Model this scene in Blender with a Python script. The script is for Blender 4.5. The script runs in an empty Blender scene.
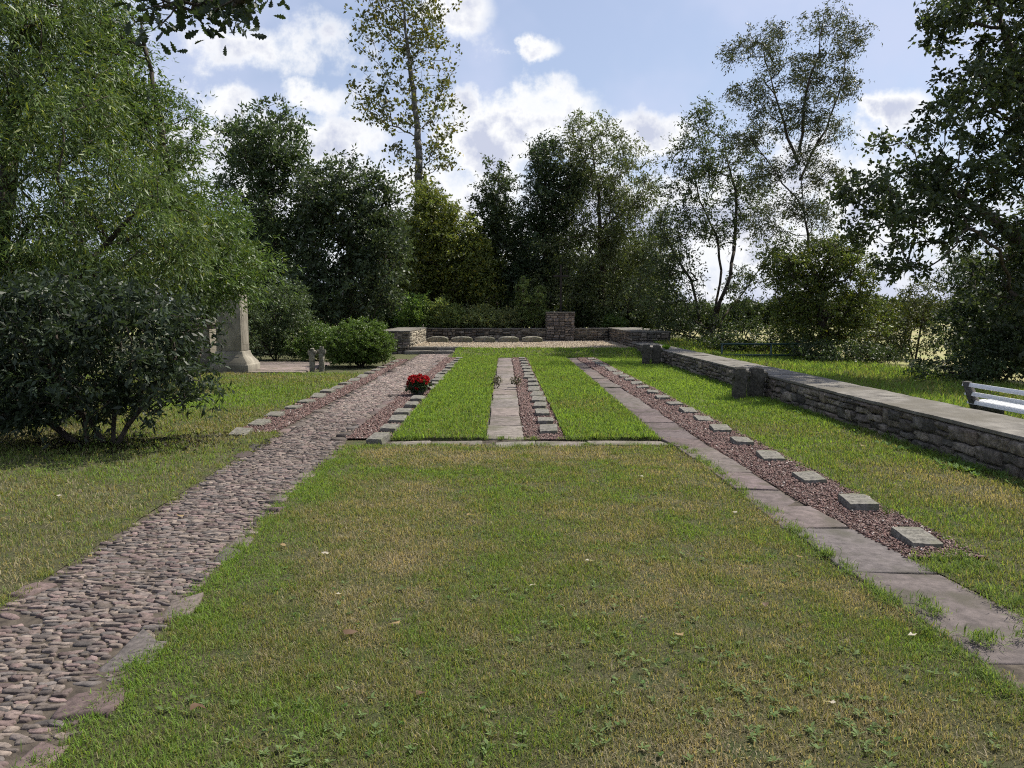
import bpy, bmesh, math
import numpy as np
from mathutils import Matrix, Vector
R = np.random.default_rng(7)
sc = bpy.context.scene
COL = sc.collection
PI = math.pi
# ------------------------------------------------------------------ camera
F = 773.0
CAMZ = 1.6
PITCH = math.atan(72 / F)
YAW = math.atan(7 / F)
cam = bpy.data.objects.new('camera', bpy.data.cameras.new('camera'))
COL.objects.link(cam)
cam.location = (0, 0, CAMZ)
cam.rotation_euler = (PI / 2 - PITCH, 0, -YAW)
cam.data.sensor_width = 36
cam.data.lens = F / 1024 * 36
cam.data.clip_end = 9000
cam.data.clip_start = 0.05
sc.camera = cam
_M = np.array(cam.rotation_euler.to_matrix())


def ray(px, py):
    d = _M @ np.array([(px - 512) / F, (384 - py) / F, -1.0])
    return d


def at(px, py, Y):
    """world point seen at a pixel, at distance Y along the graves' axis"""
    d = ray(px, py)
    return np.array([0, 0, CAMZ]) + d * (Y / d[1])


def gr(px, py, z=0.0):
    d = ray(px, py)
    return np.array([0, 0, CAMZ]) + d * ((z - CAMZ) / d[2])


# ------------------------------------------------------------------ helpers
def tag(o, label=None, cat=None, group=None, kind=None):
    if label: o['label'] = label
    if cat: o['category'] = cat
    if group: o['group'] = group
    if kind: o['kind'] = kind
    return o


def empty(name, loc=(0, 0, 0), rz=0):
    o = bpy.data.objects.new(name, None)
    COL.objects.link(o)
    o.location = loc
    o.rotation_euler = (0, 0, rz)
    return o


def mk(name, V, faces, mat, col=None, parent=None, smooth=False):
    V = np.asarray(V, dtype=np.float32).reshape(-1, 3)
    faces = [np.asarray(f, dtype=np.int32) for f in faces if len(f)]
    me = bpy.data.meshes.new(name)
    me.vertices.add(len(V))
    me.vertices.foreach_set('co', V.ravel())
    loops = np.concatenate([f.ravel() for f in faces])
    sizes = np.concatenate([np.full(len(f), f.shape[1], dtype=np.int32) for f in faces])
    starts = np.concatenate([[0], np.cumsum(sizes)[:-1]]).astype(np.int32)
    me.loops.add(len(loops))
    me.loops.foreach_set('vertex_index', loops)
    me.polygons.add(len(sizes))
    me.polygons.foreach_set('loop_start', starts)
    try: me.polygons.foreach_set('loop_total', sizes)
    except Exception: pass
    if smooth:
        me.polygons.foreach_set('use_smooth', np.ones(len(sizes), dtype=bool))
    if col is not None:
        a = me.attributes.new('Col', 'FLOAT_COLOR', 'FACE')
        c = np.ones((len(sizes), 4), dtype=np.float32)
        c[:, :3] = np.asarray(col, dtype=np.float32)
        a.data.foreach_set('color', c.ravel())
    me.update(calc_edges=True)
    me.validate()
    me.materials.append(mat)
    o = bpy.data.objects.new(name, me)
    COL.objects.link(o)
    if parent is not None: o.parent = parent
    return o


_noise_tab = np.random.default_rng(3).random((64, 64, 8)).astype(np.float32)


def vn(x, y, scale, k=0):
    """smooth value noise 0..1"""
    x = np.asarray(x, dtype=np.float64) / scale + k * 3.37
    y = np.asarray(y, dtype=np.float64) / scale + k * 7.91
    xi = np.floor(x).astype(int); yi = np.floor(y).astype(int)
    fx = x - xi; fy = y - yi
    fx = fx * fx * (3 - 2 * fx); fy = fy * fy * (3 - 2 * fy)
    T = _noise_tab[:, :, k % 8]
    a = T[xi % 64, yi % 64]; b = T[(xi + 1) % 64, yi % 64]
    c = T[xi % 64, (yi + 1) % 64]; d = T[(xi + 1) % 64, (yi + 1) % 64]
    return (a * (1 - fx) + b * fx) * (1 - fy) + (c * (1 - fx) + d * fx) * fy


def fbm(x, y, scale, k=0):
    return vn(x, y, scale, k) * .55 + vn(x, y, scale * .43, k + 1) * .3 + vn(x, y, scale * .19, k + 2) * .15


def norm(a):
    return a / np.maximum(np.linalg.norm(a, axis=-1, keepdims=True), 1e-9)


def ss(a, b, x):
    t = np.clip((np.asarray(x, dtype=float) - a) / (b - a), 0, 1)
    return t * t * (3 - 2 * t)


# ------------------------------------------------------------------ materials
def nodes_of(m):
    m.use_nodes = True
    nt = m.node_tree
    return nt, nt.nodes, nt.links


def simple(name, c1, c2=None, scale=8, rough=.85, bump=.3, bscale=40, c3=None, attr=False, spec=.3, dist=.01, metal=0, stretch=(1, 1, 1), thr=(.35, .65)):
    m = bpy.data.materials.new(name)
    nt, N, L = nodes_of(m)
    b = N['Principled BSDF']
    b.inputs['Roughness'].default_value = rough
    b.inputs['Specular IOR Level'].default_value = spec
    b.inputs['Metallic'].default_value = metal
    tc = N.new('ShaderNodeTexCoord')
    mp = N.new('ShaderNodeMapping'); mp.inputs['Scale'].default_value = stretch
    L.new(tc.outputs['Object'], mp.inputs['Vector'])
    n = N.new('ShaderNodeTexNoise'); n.inputs['Scale'].default_value = scale; n.inputs['Detail'].default_value = 8
    n.inputs['Roughness'].default_value = .65
    L.new(mp.outputs[0], n.inputs['Vector'])
    r = N.new('ShaderNodeValToRGB')
    r.color_ramp.elements[0].position = thr[0]; r.color_ramp.elements[1].position = thr[1]
    r.color_ramp.elements[0].color = (*c1, 1); r.color_ramp.elements[1].color = (*(c2 or c1), 1)
    L.new(n.outputs['Fac'], r.inputs['Fac'])
    out = r.outputs['Color']
    if c3:
        n3 = N.new('ShaderNodeTexNoise'); n3.inputs['Scale'].default_value = scale * .23; n3.inputs['Detail'].default_value = 6
        L.new(mp.outputs[0], n3.inputs['Vector'])
        r3 = N.new('ShaderNodeValToRGB'); r3.color_ramp.elements[0].position = .5; r3.color_ramp.elements[1].position = .66
        L.new(n3.outputs['Fac'], r3.inputs['Fac'])
        mx = N.new('ShaderNodeMix'); mx.data_type = 'RGBA'
        L.new(r3.outputs['Color'], mx.inputs[0]); L.new(out, mx.inputs[6]); mx.inputs[7].default_value = (*c3, 1)
        out = mx.outputs[2]
    if attr:
        a = N.new('ShaderNodeAttribute'); a.attribute_name = 'Col'
        mx = N.new('ShaderNodeMix'); mx.data_type = 'RGBA'; mx.blend_type = 'MULTIPLY'; mx.inputs[0].default_value = 1
        L.new(out, mx.inputs[6]); L.new(a.outputs['Color'], mx.inputs[7])
        out = mx.outputs[2]
    L.new(out, b.inputs['Base Color'])
    if bump:
        nb = N.new('ShaderNodeTexNoise'); nb.inputs['Scale'].default_value = bscale; nb.inputs['Detail'].default_value = 8
        nb.inputs['Roughness'].default_value = .7
        L.new(mp.outputs[0], nb.inputs['Vector'])
        bp = N.new('ShaderNodeBump'); bp.inputs['Strength'].default_value = bump; bp.inputs['Distance'].default_value = dist
        L.new(nb.outputs['Fac'], bp.inputs['Height']); L.new(bp.outputs[0], b.inputs['Normal'])
    return m


def leafmat(name, trans=.35, rough=.5, spec=.4, tcol=(1.25, 1.2, .55)):
    m = bpy.data.materials.new(name)
    nt, N, L = nodes_of(m)
    b = N['Principled BSDF']
    b.inputs['Roughness'].default_value = rough
    b.inputs['Specular IOR Level'].default_value = spec
    a = N.new('ShaderNodeAttribute'); a.attribute_name = 'Col'
    L.new(a.outputs['Color'], b.inputs['Base Color'])
    t = N.new('ShaderNodeBsdfTranslucent')
    mx = N.new('ShaderNodeMix'); mx.data_type = 'RGBA'; mx.blend_type = 'MULTIPLY'; mx.inputs[0].default_value = 1
    L.new(a.outputs['Color'], mx.inputs[6]); mx.inputs[7].default_value = (*tcol, 1)
    L.new(mx.outputs[2], t.inputs['Color'])
    s = N.new('ShaderNodeMixShader'); s.inputs[0].default_value = trans
    L.new(b.outputs[0], s.inputs[1]); L.new(t.outputs[0], s.inputs[2])
    L.new(s.outputs[0], N['Material Output'].inputs['Surface'])
    return m


M_leaf = leafmat('leaf_green', .36, .48, .4, (1.15, 1.15, .65))
M_gloss = leafmat('leaf_glossy', .2, .46, .4)
M_grass = leafmat('grass_blade', .45, .65, .12, (1.3, 1.2, .6))
M_petal = leafmat('petal', .3, .6, .2, (1.2, .8, .8))
M_bark = simple('bark', (.035, .028, .022), (.085, .07, .055), 14, .95, .8, 30, stretch=(1, 1, .25), dist=.02)
M_bark_pale = simple('bark_pale', (.09, .085, .075), (.2, .19, .17), 9, .9, .6, 25, stretch=(1, 1, .6), dist=.02)
M_cobble = simple('cobble_stone', (.5, .5, .5), (1.1, 1.1, 1.1), 34, .8, .8, 70, attr=True, dist=.006)
M_dirt = simple('dirt', (.04, .032, .025), (.105, .086, .066), 12, .95, .8, 60, dist=.01)
M_soil = simple('lawn_soil', (.055, .06, .022), (.13, .12, .06), 30, 1, 1, 90, dist=.03, c3=(.06, .085, .025))
M_slab = simple('paving_stone', (.55, .55, .55), (1.12, 1.12, 1.12), 13, .88, .8, 34, attr=True, dist=.010, c3=(.52, .55, .45))
M_pebble = simple('pebble', (.8, .8, .8), (1, 1, 1), 60, .85, 0, attr=True)
M_gravelbed = simple('gravel_bed', (.07, .045, .038), (.16, .10, .085), 90, .95, 1, 120, dist=.01)
M_tgravel = simple('terrace_gravel', (.24, .19, .13), (.42, .35, .25), 40, .95, .8, 90, dist=.01, c3=(.27, .2, .13))
M_marker = simple('grave_stone', (.085, .08, .068), (.235, .22, .19), 22, .9, .9, 45, dist=.008, c3=(.13, .13, .09))
def engrave(m):
    """worn incised lines across the top of the stone"""
    nt, N, L = nodes_of(m)
    b = N['Principled BSDF']; src = b.inputs['Base Color'].links[0].from_socket
    tc = N.new('ShaderNodeTexCoord'); sp = N.new('ShaderNodeSeparateXYZ'); L.new(tc.outputs['Object'], sp.inputs[0])
    def mm(op, a, b_=None, c=None):
        n = N.new('ShaderNodeMath'); n.operation = op
        for i, v in enumerate((a, b_, c)):
            if v is None: continue
            if isinstance(v, (int, float)): n.inputs[i].default_value = v
            else: L.new(v, n.inputs[i])
        return n.outputs[0]
    row = mm('GREATER_THAN', mm('SINE', mm('MULTIPLY', sp.outputs[1], 6.283 / .055)), .15)
    w = mm('MULTIPLY', mm('LESS_THAN', mm('ABSOLUTE', sp.outputs[0]), .085), mm('LESS_THAN', mm('ABSOLUTE', sp.outputs[1]), .125))
    nz = N.new('ShaderNodeTexNoise'); nz.inputs['Scale'].default_value = 70; L.new(tc.outputs['Object'], nz.inputs['Vector'])
    k = mm('MULTIPLY', mm('MULTIPLY', row, w), mm('MULTIPLY', mm('GREATER_THAN', nz.outputs['Fac'], .5), .55))
    mx = N.new('ShaderNodeMix'); mx.data_type = 'RGBA'; L.new(k, mx.inputs[0]); L.new(src, mx.inputs[6]); mx.inputs[7].default_value = (.05, .048, .04, 1)
    L.new(mx.outputs[2], b.inputs['Base Color'])
engrave(M_marker)
M_facing = simple('wall_stone', (.4, .4, .4), (1.15, 1.15, 1.15), 16, .92, 1.0, 40, attr=True, dist=.015)
M_mortar = simple('mortar', (.03, .028, .024), (.07, .065, .055), 20, .95, .6, 60)
M_coping = simple('coping_stone', (.10, .092, .08), (.215, .20, .175), 5, .92, .7, 45, c3=(.11, .10, .08), dist=.01)
M_sand = simple('monument_stone', (.16, .145, .115), (.34, .31, .25), 4, .88, .5, 50, c3=(.12, .11, .085), dist=.006, stretch=(1, 1, .5))
M_lichen = simple('lichened_stone', (.09, .085, .07), (.30, .28, .22), 14, .95, .9, 30, c3=(.13, .13, .08), dist=.02)
M_darkst = simple('mossy_stone', (.035, .033, .026), (.11, .10, .08), 12, .95, .9, 26, c3=(.06, .065, .03), dist=.03)
M_field = simple('field', (.30, .25, .13), (.22, .24, .08), .05, 1, .0)
M_white = simple('white_paint', (.70, .71, .72), (.80, .80, .81), 6, .45, .1, 30, spec=.5)
M_concrete = simple('bench_concrete', (.05, .048, .045), (.11, .105, .095), 14, .9, .6, 50)
M_rail = simple('green_metal', (.012, .04, .035), (.02, .055, .045), 8, .5, .1, 30, spec=.5)
M_iron = simple('dark_wood', (.014, .012, .01), (.03, .026, .022), 12, .8, .4, 30)
M_pot = simple('pot_clay', (.05, .05, .05), (.10, .10, .10), 10, .8, .2, 30)
M_far = simple('far_hill', (.05, .075, .045), (.085, .10, .05), .05, 1, 0)

# ------------------------------------------------------------------ ground heights
def cob_r(y):   # right edge of the cobbled path
    return -np.interp(y, [2, 3, 5, 7, 9, 9.6, 30], [1.62, 1.66, 1.80, 1.9, 1.92, 2.05, 2.10]) 
def cob_l(y):
    return -np.interp(y, [2, 4, 9, 10.2, 30], [2.70, 2.78, 3.0, 3.02, 3.22])
def gz(x, y):
    """terrain: the lawn rises to the terrace at the far end"""
    x = np.asarray(x, dtype=float); y = np.asarray(y, dtype=float)
    side = ss(-2.0, -1.75, x)
    h = .235 * ss(26.7, 29.0, y) * side
    h = h - 1.6 * ss(9.0, 30, x) - .6 * ss(60, 200, y)
    return h
def bump_l(x, y):
    return .035 * (fbm(x, y, 1.7, 4) - .5)

def grid(x0, x1, y0, y1, nx, ny, zf):
    xs = np.linspace(x0, x1, nx); ys = np.linspace(y0, y1, ny)
    X, Y = np.meshgrid(xs, ys)
    Z = zf(X, Y)
    V = np.stack([X, Y, Z], -1).reshape(-1, 3)
    i = (np.arange(ny - 1)[:, None] * nx + np.arange(nx - 1)[None]).ravel()
    return V, np.stack([i, i + 1, i + nx + 1, i + nx], 1)

def gridxy(xs, ys, zf):
    nx, ny = len(xs), len(ys)
    X, Y = np.meshgrid(xs, ys)
    V = np.stack([X, Y, zf(X, Y)], -1).reshape(-1, 3)
    i = (np.arange(ny - 1)[:, None] * nx + np.arange(nx - 1)[None]).ravel()
    return V, np.stack([i, i + 1, i + nx + 1, i + nx], 1)

xs = np.concatenate([[-4000, -1500, -600, -200, -80, -40, -25], np.linspace(-16, 16, 110), [20, 25, 30, 40, 60, 80, 200, 600, 1500, 4000]])
ys = np.concatenate([[-3000, -800, -200, -50, -15, -5], np.linspace(0, 45, 150), [52, 60, 80, 120, 200, 400, 1000, 2500, 6000]])
def zbase(x, y):
    near = ss(16, 12, np.abs(x)) * ss(46, 40, y)
    # keep the base under the paths
    onpath = (x > -3.6) & (x < 2.75) & (y < 30) | (x < -3)
    return gz(x, y) - .017
V, Fq = gridxy(xs, ys, zbase)
tag(mk('ground', V, [Fq], M_soil, smooth=True), kind='structure')
V, Fq = gridxy(np.array([10.5, 14, 18, 24, 30, 60, 200, 1500]), np.array([-40, 10, 20, 30, 38, 50, 60, 90, 200, 500, 2000]), lambda x, y: gz(x, y) + .03)
tag(mk('field', V, [Fq], M_field, smooth=True), kind='structure')
V, Fq = gridxy(np.array([-1500, -200, -30, 0, 10.4]), np.array([52, 60, 90, 200, 500, 2000.]), lambda x, y: gz(x, y) + .03)
tag(mk('field', V, [Fq], M_field, smooth=True), kind='structure')
# far hills on the horizon
xh = np.linspace(-1500, 2500, 160)
hh = 6 + 16 * fbm(xh, xh * 0, 500, 2) + 5 * fbm(xh, xh * 0, 60, 5)
V = np.concatenate([np.stack([xh, 0 * xh + 1500, 0 * xh - 4], 1), np.stack([xh, 0 * xh + 1560, hh], 1), np.stack([xh, 0 * xh + 1900, 0 * xh - 4], 1)])
i = np.arange(159)
tag(mk('hills', V, [np.concatenate([np.stack([i, i + 1, i + 161, i + 160], 1), np.stack([i + 160, i + 161, i + 321, i + 320], 1)])], M_far), kind='structure')

def sheet(name, x0, x1, y0, y1, z, mat, nx=20, ny=60, kind='structure'):
    """x0, x1 may be functions of y"""
    f0 = x0 if callable(x0) else (lambda y: x0 + 0 * y)
    f1 = x1 if callable(x1) else (lambda y: x1 + 0 * y)
    ys_ = np.linspace(y0, y1, ny); t = np.linspace(0, 1, nx)
    X = f0(ys_)[:, None] * (1 - t) + f1(ys_)[:, None] * t
    Y = np.repeat(ys_[:, None], nx, 1)
    Z = (z(X, Y) if callable(z) else z + 0 * X)
    V = np.stack([X, Y, Z], -1).reshape(-1, 3)
    i = (np.arange(ny - 1)[:, None] * nx + np.arange(nx - 1)[None]).ravel()
    return mk(name, V, [np.stack([i, i + 1, i + nx + 1, i + nx], 1)], mat, smooth=True)

# ------------------------------------------------------------------ grass
G_DRY = np.array([.335, .285, .195]); G_OLIVE = np.array([.185, .19, .075]); G_GREEN = np.array([.135, .215, .045]); G_BRIGHT = np.array([.19, .30, .055])
def grass(name, label, x0, x1, y0, y1, dens, height, gfun, width=.004, zf=None, tilt=.75, edge=0.0, gamma=1.3, ref=4.0, wmax=3.2):
    """short blades scattered over an area, thinner on the ground and wider with distance"""
    f0 = x0 if callable(x0) else (lambda y: x0 + 0 * y)
    f1 = x1 if callable(x1) else (lambda y: x1 + 0 * y)
    zf = zf or gz
    # sample y with density falling off
    yy = np.linspace(y0, y1, 400)
    w = (f1(yy) - f0(yy)) * np.minimum(1, (ref / np.maximum(yy, .1)) ** gamma)
    n = int(dens * np.trapz(w, yy))
    cdf = np.cumsum(w); cdf /= cdf[-1]
    y = np.interp(R.random(n), cdf, yy) + R.normal(0, .02, n)
    t = R.random(n)
    x = f0(y) * (1 - t) + f1(y) * t
    if edge:   # ragged borders
        x += R.normal(0, edge, n); 
    z = zf(x, y)
    cl = fbm(x, y, .18, 3)
    keep = R.random(n) < np.clip(.25 + 1.5 * (cl - .2), .2, 1)
    x, y, z, cl = x[keep], y[keep], z[keep], cl[keep]; n = len(x)
    sc_ = np.clip((y / ref) ** .8, 1, wmax)
    h = height * (.45 + .9 * R.random(n)) * (.7 + .7 * cl) * np.clip(sc_ ** .35, 1, 1.5)
    wd = width * (.7 + .7 * R.random(n)) * sc_
    a = R.random(n) * 2 * PI
    ti = np.abs(R.normal(0, tilt, n)); ti = np.minimum(ti, 1.45)
    d = np.stack([np.cos(a) * np.sin(ti), np.sin(a) * np.sin(ti), np.cos(ti)], 1)
    side = norm(np.stack([-np.sin(a), np.cos(a), 0 * a], 1) + R.normal(0, .35, (n, 3)))
    P = np.stack([x, y, z], 1)
    mid = P + d * h[:, None] * .55 + np.array([0, 0, 1]) * (h * .08)[:, None]
    d2 = norm(d * 1.0 + np.stack([np.cos(a), np.sin(a), 0 * a - .25], 1) * .5)
    tip = mid + d2 * h[:, None] * .5
    s = side * wd[:, None] * .5
    V = np.stack([P - s, P + s, mid + s * .9, mid - s * .9, tip], 1).reshape(-1, 3)
    b = np.arange(n)[:, None] * 5
    q = b + np.array([[0, 1, 2, 3]]); tr = b + np.array([[3, 2, 4]])
    g = np.clip(gfun(x, y) + R.normal(0, .20, n), 0, 1)
    stops = np.array([0, .4, .75, 1.0]); cols = np.stack([G_DRY, G_OLIVE, G_GREEN, G_BRIGHT])
    c = np.stack([np.interp(g, stops, cols[:, k]) for k in range(3)], 1) * (.7 + .7 * R.random(n))[:, None]
    o = mk(name, V, [q, tr], M_grass, np.concatenate([c, c]))
    tag(o, label, 'grass', kind='stuff')
    return o

g_front = lambda x, y: np.minimum(.74, .33 + .95 * (fbm(x, y, .85, 0) - .47) + .7 * (fbm(x, y, .22, 3) - .5) + .34 * ss(.5, .0, np.abs(x - cob_r(y) - .1)) + .22 * np.exp(-((x - .9) ** 2 / .5 + (y - 6.3) ** 2 / 1.0)) + .10 * ss(5.5, 9, y))
g_panel = lambda x, y: .86 + .5 * (fbm(x, y, .8, 2) - .5) - .22 * np.exp(-((x - 1.3) ** 2 / .25 + (y - 13.0) ** 2 / 4))
g_strip = lambda x, y: .62 + .6 * (fbm(x, y, .9, 5) - .5) + .38 * ss(10, 14, y) - .42 * np.exp(-((x - 4.3) ** 2 / .3 + (y - 6.6) ** 2 / 2.2)) 
g_left = lambda x, y: .45 + .9 * (fbm(x, y, 1.1, 1) - .5) + .4 * np.exp(-((x + 5.2) ** 2 / 2 + (y - 14) ** 2 / 8))
g_band = lambda x, y: .88 + .4 * (fbm(x, y, .8, 2) - .5)
g_rough = lambda x, y: .72 + .6 * (fbm(x, y, 1.2, 6) - .5)

zl = lambda x, y: gz(x, y) + bump_l(x, y)
sheet('lawn', lambda y: cob_r(y) - .02, lambda y: np.interp(y, [2, 3.2, 4.5, 9.2], [2.26, 2.19, 2.09, 2.05]), 1.2, 9.02, lambda x, y: zl(x, y), M_soil, 60, 100)['kind'] = 'structure'
sheet('lawn', lambda y: -16 + 0 * y, lambda y: cob_l(y) + .03, 1.2, 10.2, lambda x, y: zl(x, y), M_soil, 60, 80)['kind'] = 'structure'
sheet('lawn', -16, -3.62, 10.2, 20.2, lambda x, y: zl(x, y), M_soil, 60, 60)['kind'] = 'structure'
panel_r = lambda y: np.interp(y, [9.6, 27], [1.93, 2.10])
sheet('lawn', lambda y: np.interp(y, [9.6, 27], [-1.42, -1.50]), -.25, 9.62, 26.9, lambda x, y: gz(x, y) + .03, M_soil)['kind'] = 'structure'
sheet('lawn', .77, panel_r, 9.62, 26.9, lambda x, y: gz(x, y) + .03, M_soil)['kind'] = 'structure'
for xa, xb in ((-1.415, -.255), (.775, 1.92)):
    bx_ = mk('lawn_edge', [(xa, 9.625, .028), (xb, 9.625, .028), (xb, 9.60, -.05), (xa, 9.60, -.05)], [np.array([[3, 2, 1, 0]])], M_soil); bx_['kind'] = 'structure'
sheet('lawn', 3.14, 4.9, 1.2, 27, zl, M_soil, 20, 120)['kind'] = 'structure'
sheet('lawn', lambda y: np.interp(y, [1, 3, 4, 4.9], [2.98, 2.88, 2.76, 2.64]), 3.14, 1.2, 4.85, zl, M_soil, 10, 40)['kind'] = 'structure'
sheet('lawn', -1.82, 4.9, 27.0, 29.0, lambda x, y: gz(x, y) + .004, M_soil)['kind'] = 'structure'
zr = lambda x, y: gz(x, y) + .12 * ss(9.5, 6, x)
sheet('lawn', 5.72, 11.5, 1, 40, lambda x, y: zr(x, y), M_soil)['kind'] = 'structure'

grass('lawn_grass', 'patchy green and straw brown mown grass across the near lawn', cob_r, lambda y: np.interp(y, [2, 3.2, 4.5, 9.2], [2.27, 2.2, 2.11, 2.07]), 2.0, 9.17, 21000, .026, g_front, .0031, zl, edge=.035, tilt=.85)
grass('lawn_grass', 'yellow green grass of the lawn around the dark laurel shrub', lambda y: np.maximum(-9.5 + 0 * y, -.85 * y - 1.0), cob_l, 3.5, 10.2, 5500, .034, g_left, .004, zl, edge=.03)
grass('lawn_grass', 'short grass between the dark laurel shrub and the stone monument', lambda y: np.maximum(-11 + 0 * y, -.8 * y), lambda y: -3.63 + 0 * y, 10.2, 20.2, 6500, .032, g_left, .0042, zl, edge=.03, gamma=1.2)
pz = lambda x, y: gz(x, y) + .03
grass('lawn_grass', 'bright green grass panel between the flower pot row and middle slabs', lambda y: np.interp(y, [9.6, 27], [-1.42, -1.50]), lambda y: -.25 + 0 * y, 9.6, 26.95, 13000, .038, g_panel, .0042, pz, edge=.012, tilt=.6, gamma=1.15)
grass('lawn_grass', 'bright green grass panel between the middle row and the long slab path', lambda y: .77 + 0 * y, panel_r, 9.6, 26.95, 13000, .038, g_panel, .0042, pz, edge=.012, tilt=.6, gamma=1.15)
grass('lawn_grass', 'green grass strip along the foot of the low stone wall', lambda y: np.where(y < 4.85, np.interp(y, [1, 3, 4, 4.9], [2.96, 2.86, 2.74, 2.62]), 3.13), lambda y: 4.9 + 0 * y, 3.2, 27, 10500, .033, g_strip, .0038, zl, edge=.02, tilt=.7, gamma=1.1)
grass('lawn_grass', 'green grass band rising to the terrace at the far end', lambda y: -1.85 + 0 * y, lambda y: 4.9 + 0 * y, 26.9, 29.03, 9000, .045, g_band, .005, lambda x, y: gz(x, y), tilt=.6, gamma=1.1)
grass('rough_grass', 'longer rough grass behind the low stone wall', lambda y: 5.72 + 0 * y, lambda y: 11.0 + 0 * y, 5, 34, 4200, .10, g_rough, .008, zr, tilt=.5, gamma=1.1, ref=5)

# edge tufts reaching over the slabs and path borders
def tufts(name, label, pts, n, r, h, wd, col, spread=.9):
    P = np.repeat(np.array(pts, dtype=float), n, 0); k = len(P)
    a = R.random(k) * 2 * PI; rr = np.abs(R.normal(0, r, k))
    P[:, 0] += np.cos(a) * rr; P[:, 1] += np.sin(a) * rr
    b = R.random(k) * 2 * PI; ti = np.abs(R.normal(0, spread, k)).clip(0, 1.4)
    d = np.stack([np.cos(b) * np.sin(ti), np.sin(b) * np.sin(ti), np.cos(ti)], 1)
    hh = h * (.5 + R.random(k)); s = np.stack([-np.sin(b), np.cos(b), 0 * b], 1) * (wd * (.6 + .8 * R.random(k)) / 2)[:, None]
    mid = P + d * hh[:, None] * .5; tip = mid + norm(d + np.stack([np.cos(b), np.sin(b), -.3 + 0 * b], 1) * .6) * hh[:, None] * .55
    V = np.stack([P - s * .6, P + s * .6, mid + s, mid - s, tip], 1).reshape(-1, 3)
    i = np.arange(k)[:, None] * 5
    c = np.array(col) * (.6 + .7 * R.random(k))[:, None]
    o = mk(name, V, [i + np.array([[0, 1, 2, 3]]), i + np.array([[3, 2, 4]])], M_grass, np.concatenate([c, c]))
    return tag(o, label, 'grass', kind='stuff')

pts = []
for k in range(150):
    y = R.uniform(3, 27); pts.append((4.84 - abs(R.normal(0, .05)), y, .0))
for k in range(40):
    y = R.uniform(3, 10); pts.append((4.80 - abs(R.normal(0, .07)), y, .0))
tufts('grass_tufts', 'long grass tufts against the foot of the low stone wall', pts, 26, .05, .085, .006, (.13, .21, .05))
pts = []
for k in range(60):
    y = 2.3 + 6.5 * R.random() ** 1.3; pts.append((cob_r(y) + R.uniform(-.05, .08), y, .0))
tufts('grass_tufts', 'bright grass tufts along the near border of the cobbled path', pts, 45, .05, .04, .0035, (.16, .26, .05))
pts = []
for k in range(110):
    y = 2.3 + 7.9 * R.random() ** 1.2; pts.append((cob_l(y) + R.uniform(-.04, .10), y, .0))
tufts('grass_tufts', 'sparse grass tufts along the outer border of the cobbled path', pts, 30, .05, .04, .0035, (.20, .24, .07))
pts = [(2.2 + R.uniform(0, .6), 3.62 + R.normal(0, .03), .02) for k in range(14)] + [(2.10 + R.uniform(0, .2), R.uniform(3.9, 4.1), .02) for k in range(8)]
pts += [(2.78 + R.uniform(-.08, .06), R.uniform(3.3, 4.3), .01) for k in range(30)] + [(2.09 + abs(R.normal(0, .035)), R.uniform(2.6, 9), .01) for k in range(110)] + [(R.uniform(-1.4, 2.1), R.choice([9.14, 9.6]) + R.normal(0, .02), .01) for k in range(90)]
pts += [(2.75 + R.uniform(-.1, .35), R.uniform(4.6, 5.0), .0) for k in range(35)] + [(3.14 + R.normal(0, .03), R.uniform(5, 20), .0) for k in range(140)]
tufts('grass_tufts', 'grass tufts growing over the joints and edges of the long slab path', pts, 40, .045, .042, .0038, (.16, .235, .06))

# broad leaf weeds and clover patches in the near lawn
def rosettes(name, label, centres, nl, L0, W0, col, zf, flat=1.15, mat=M_leaf):
    V = []; n = 0; k = len(centres) * nl
    C = np.repeat(np.array([(x, y, float(zf(x, y)) + .012) for x, y in centres]), nl, 0)
    a = R.random(k) * 2 * PI; ti = flat + R.normal(0, .15, k)
    d = np.stack([np.cos(a) * np.sin(ti), np.sin(a) * np.sin(ti), np.cos(ti)], 1)
    L_ = L0 * (.5 + .8 * R.random(k)); W_ = W0 * (.6 + .6 * R.random(k))
    s = np.stack([-np.sin(a), np.cos(a), 0 * a], 1) * (W_ / 2)[:, None]
    m = C + d * (L_ * .5)[:, None]; t = C + d * L_[:, None] - np.array([0, 0, .004])
    V = np.stack([C, m + s, t, m - s], 1).reshape(-1, 3)
    c = np.array(col) * (.6 + .7 * R.random(k))[:, None]
    o = mk(name, V, [np.arange(k * 4).reshape(-1, 4)], mat, c)
    return tag(o, label, 'weeds', kind='stuff')
ce = []
for (px, py, s, n) in [(330, 742, .16, 26), (290, 755, .10, 14), (700, 690, .22, 40), (780, 700, .22, 40), (640, 722, .18, 26), (840, 735, .2, 30), (560, 650, .15, 14), (450, 600, .2, 14), (600, 610, .25, 20), (870, 680, .15, 18), (340, 600, .1, 8), (740, 660, .1, 10), (420, 660, .12, 8), (900, 745, .15, 16), (500, 740, .12, 12), (670, 560, .2, 16), (240, 700, .1, 8)]:
    g = gr(px, py)
    for k in range(int(n * .8)): ce.append((g[0] + R.normal(0, s * 1.3), g[1] + R.normal(0, s * 1.1)))
rosettes('weeds', 'grey green broad leaf weeds flattened in the near lawn', ce, 8, .032, .012, (.16, .225, .085), zl, mat=M_grass)
ce = [(R.uniform(-1.4, 2.0), R.uniform(2.6, 8.5)) for k in range(260)]
rosettes('clover', 'small dark clover leaves scattered in the near lawn', ce, 7, .02, .014, (.10, .18, .05), zl, mat=M_grass)
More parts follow.
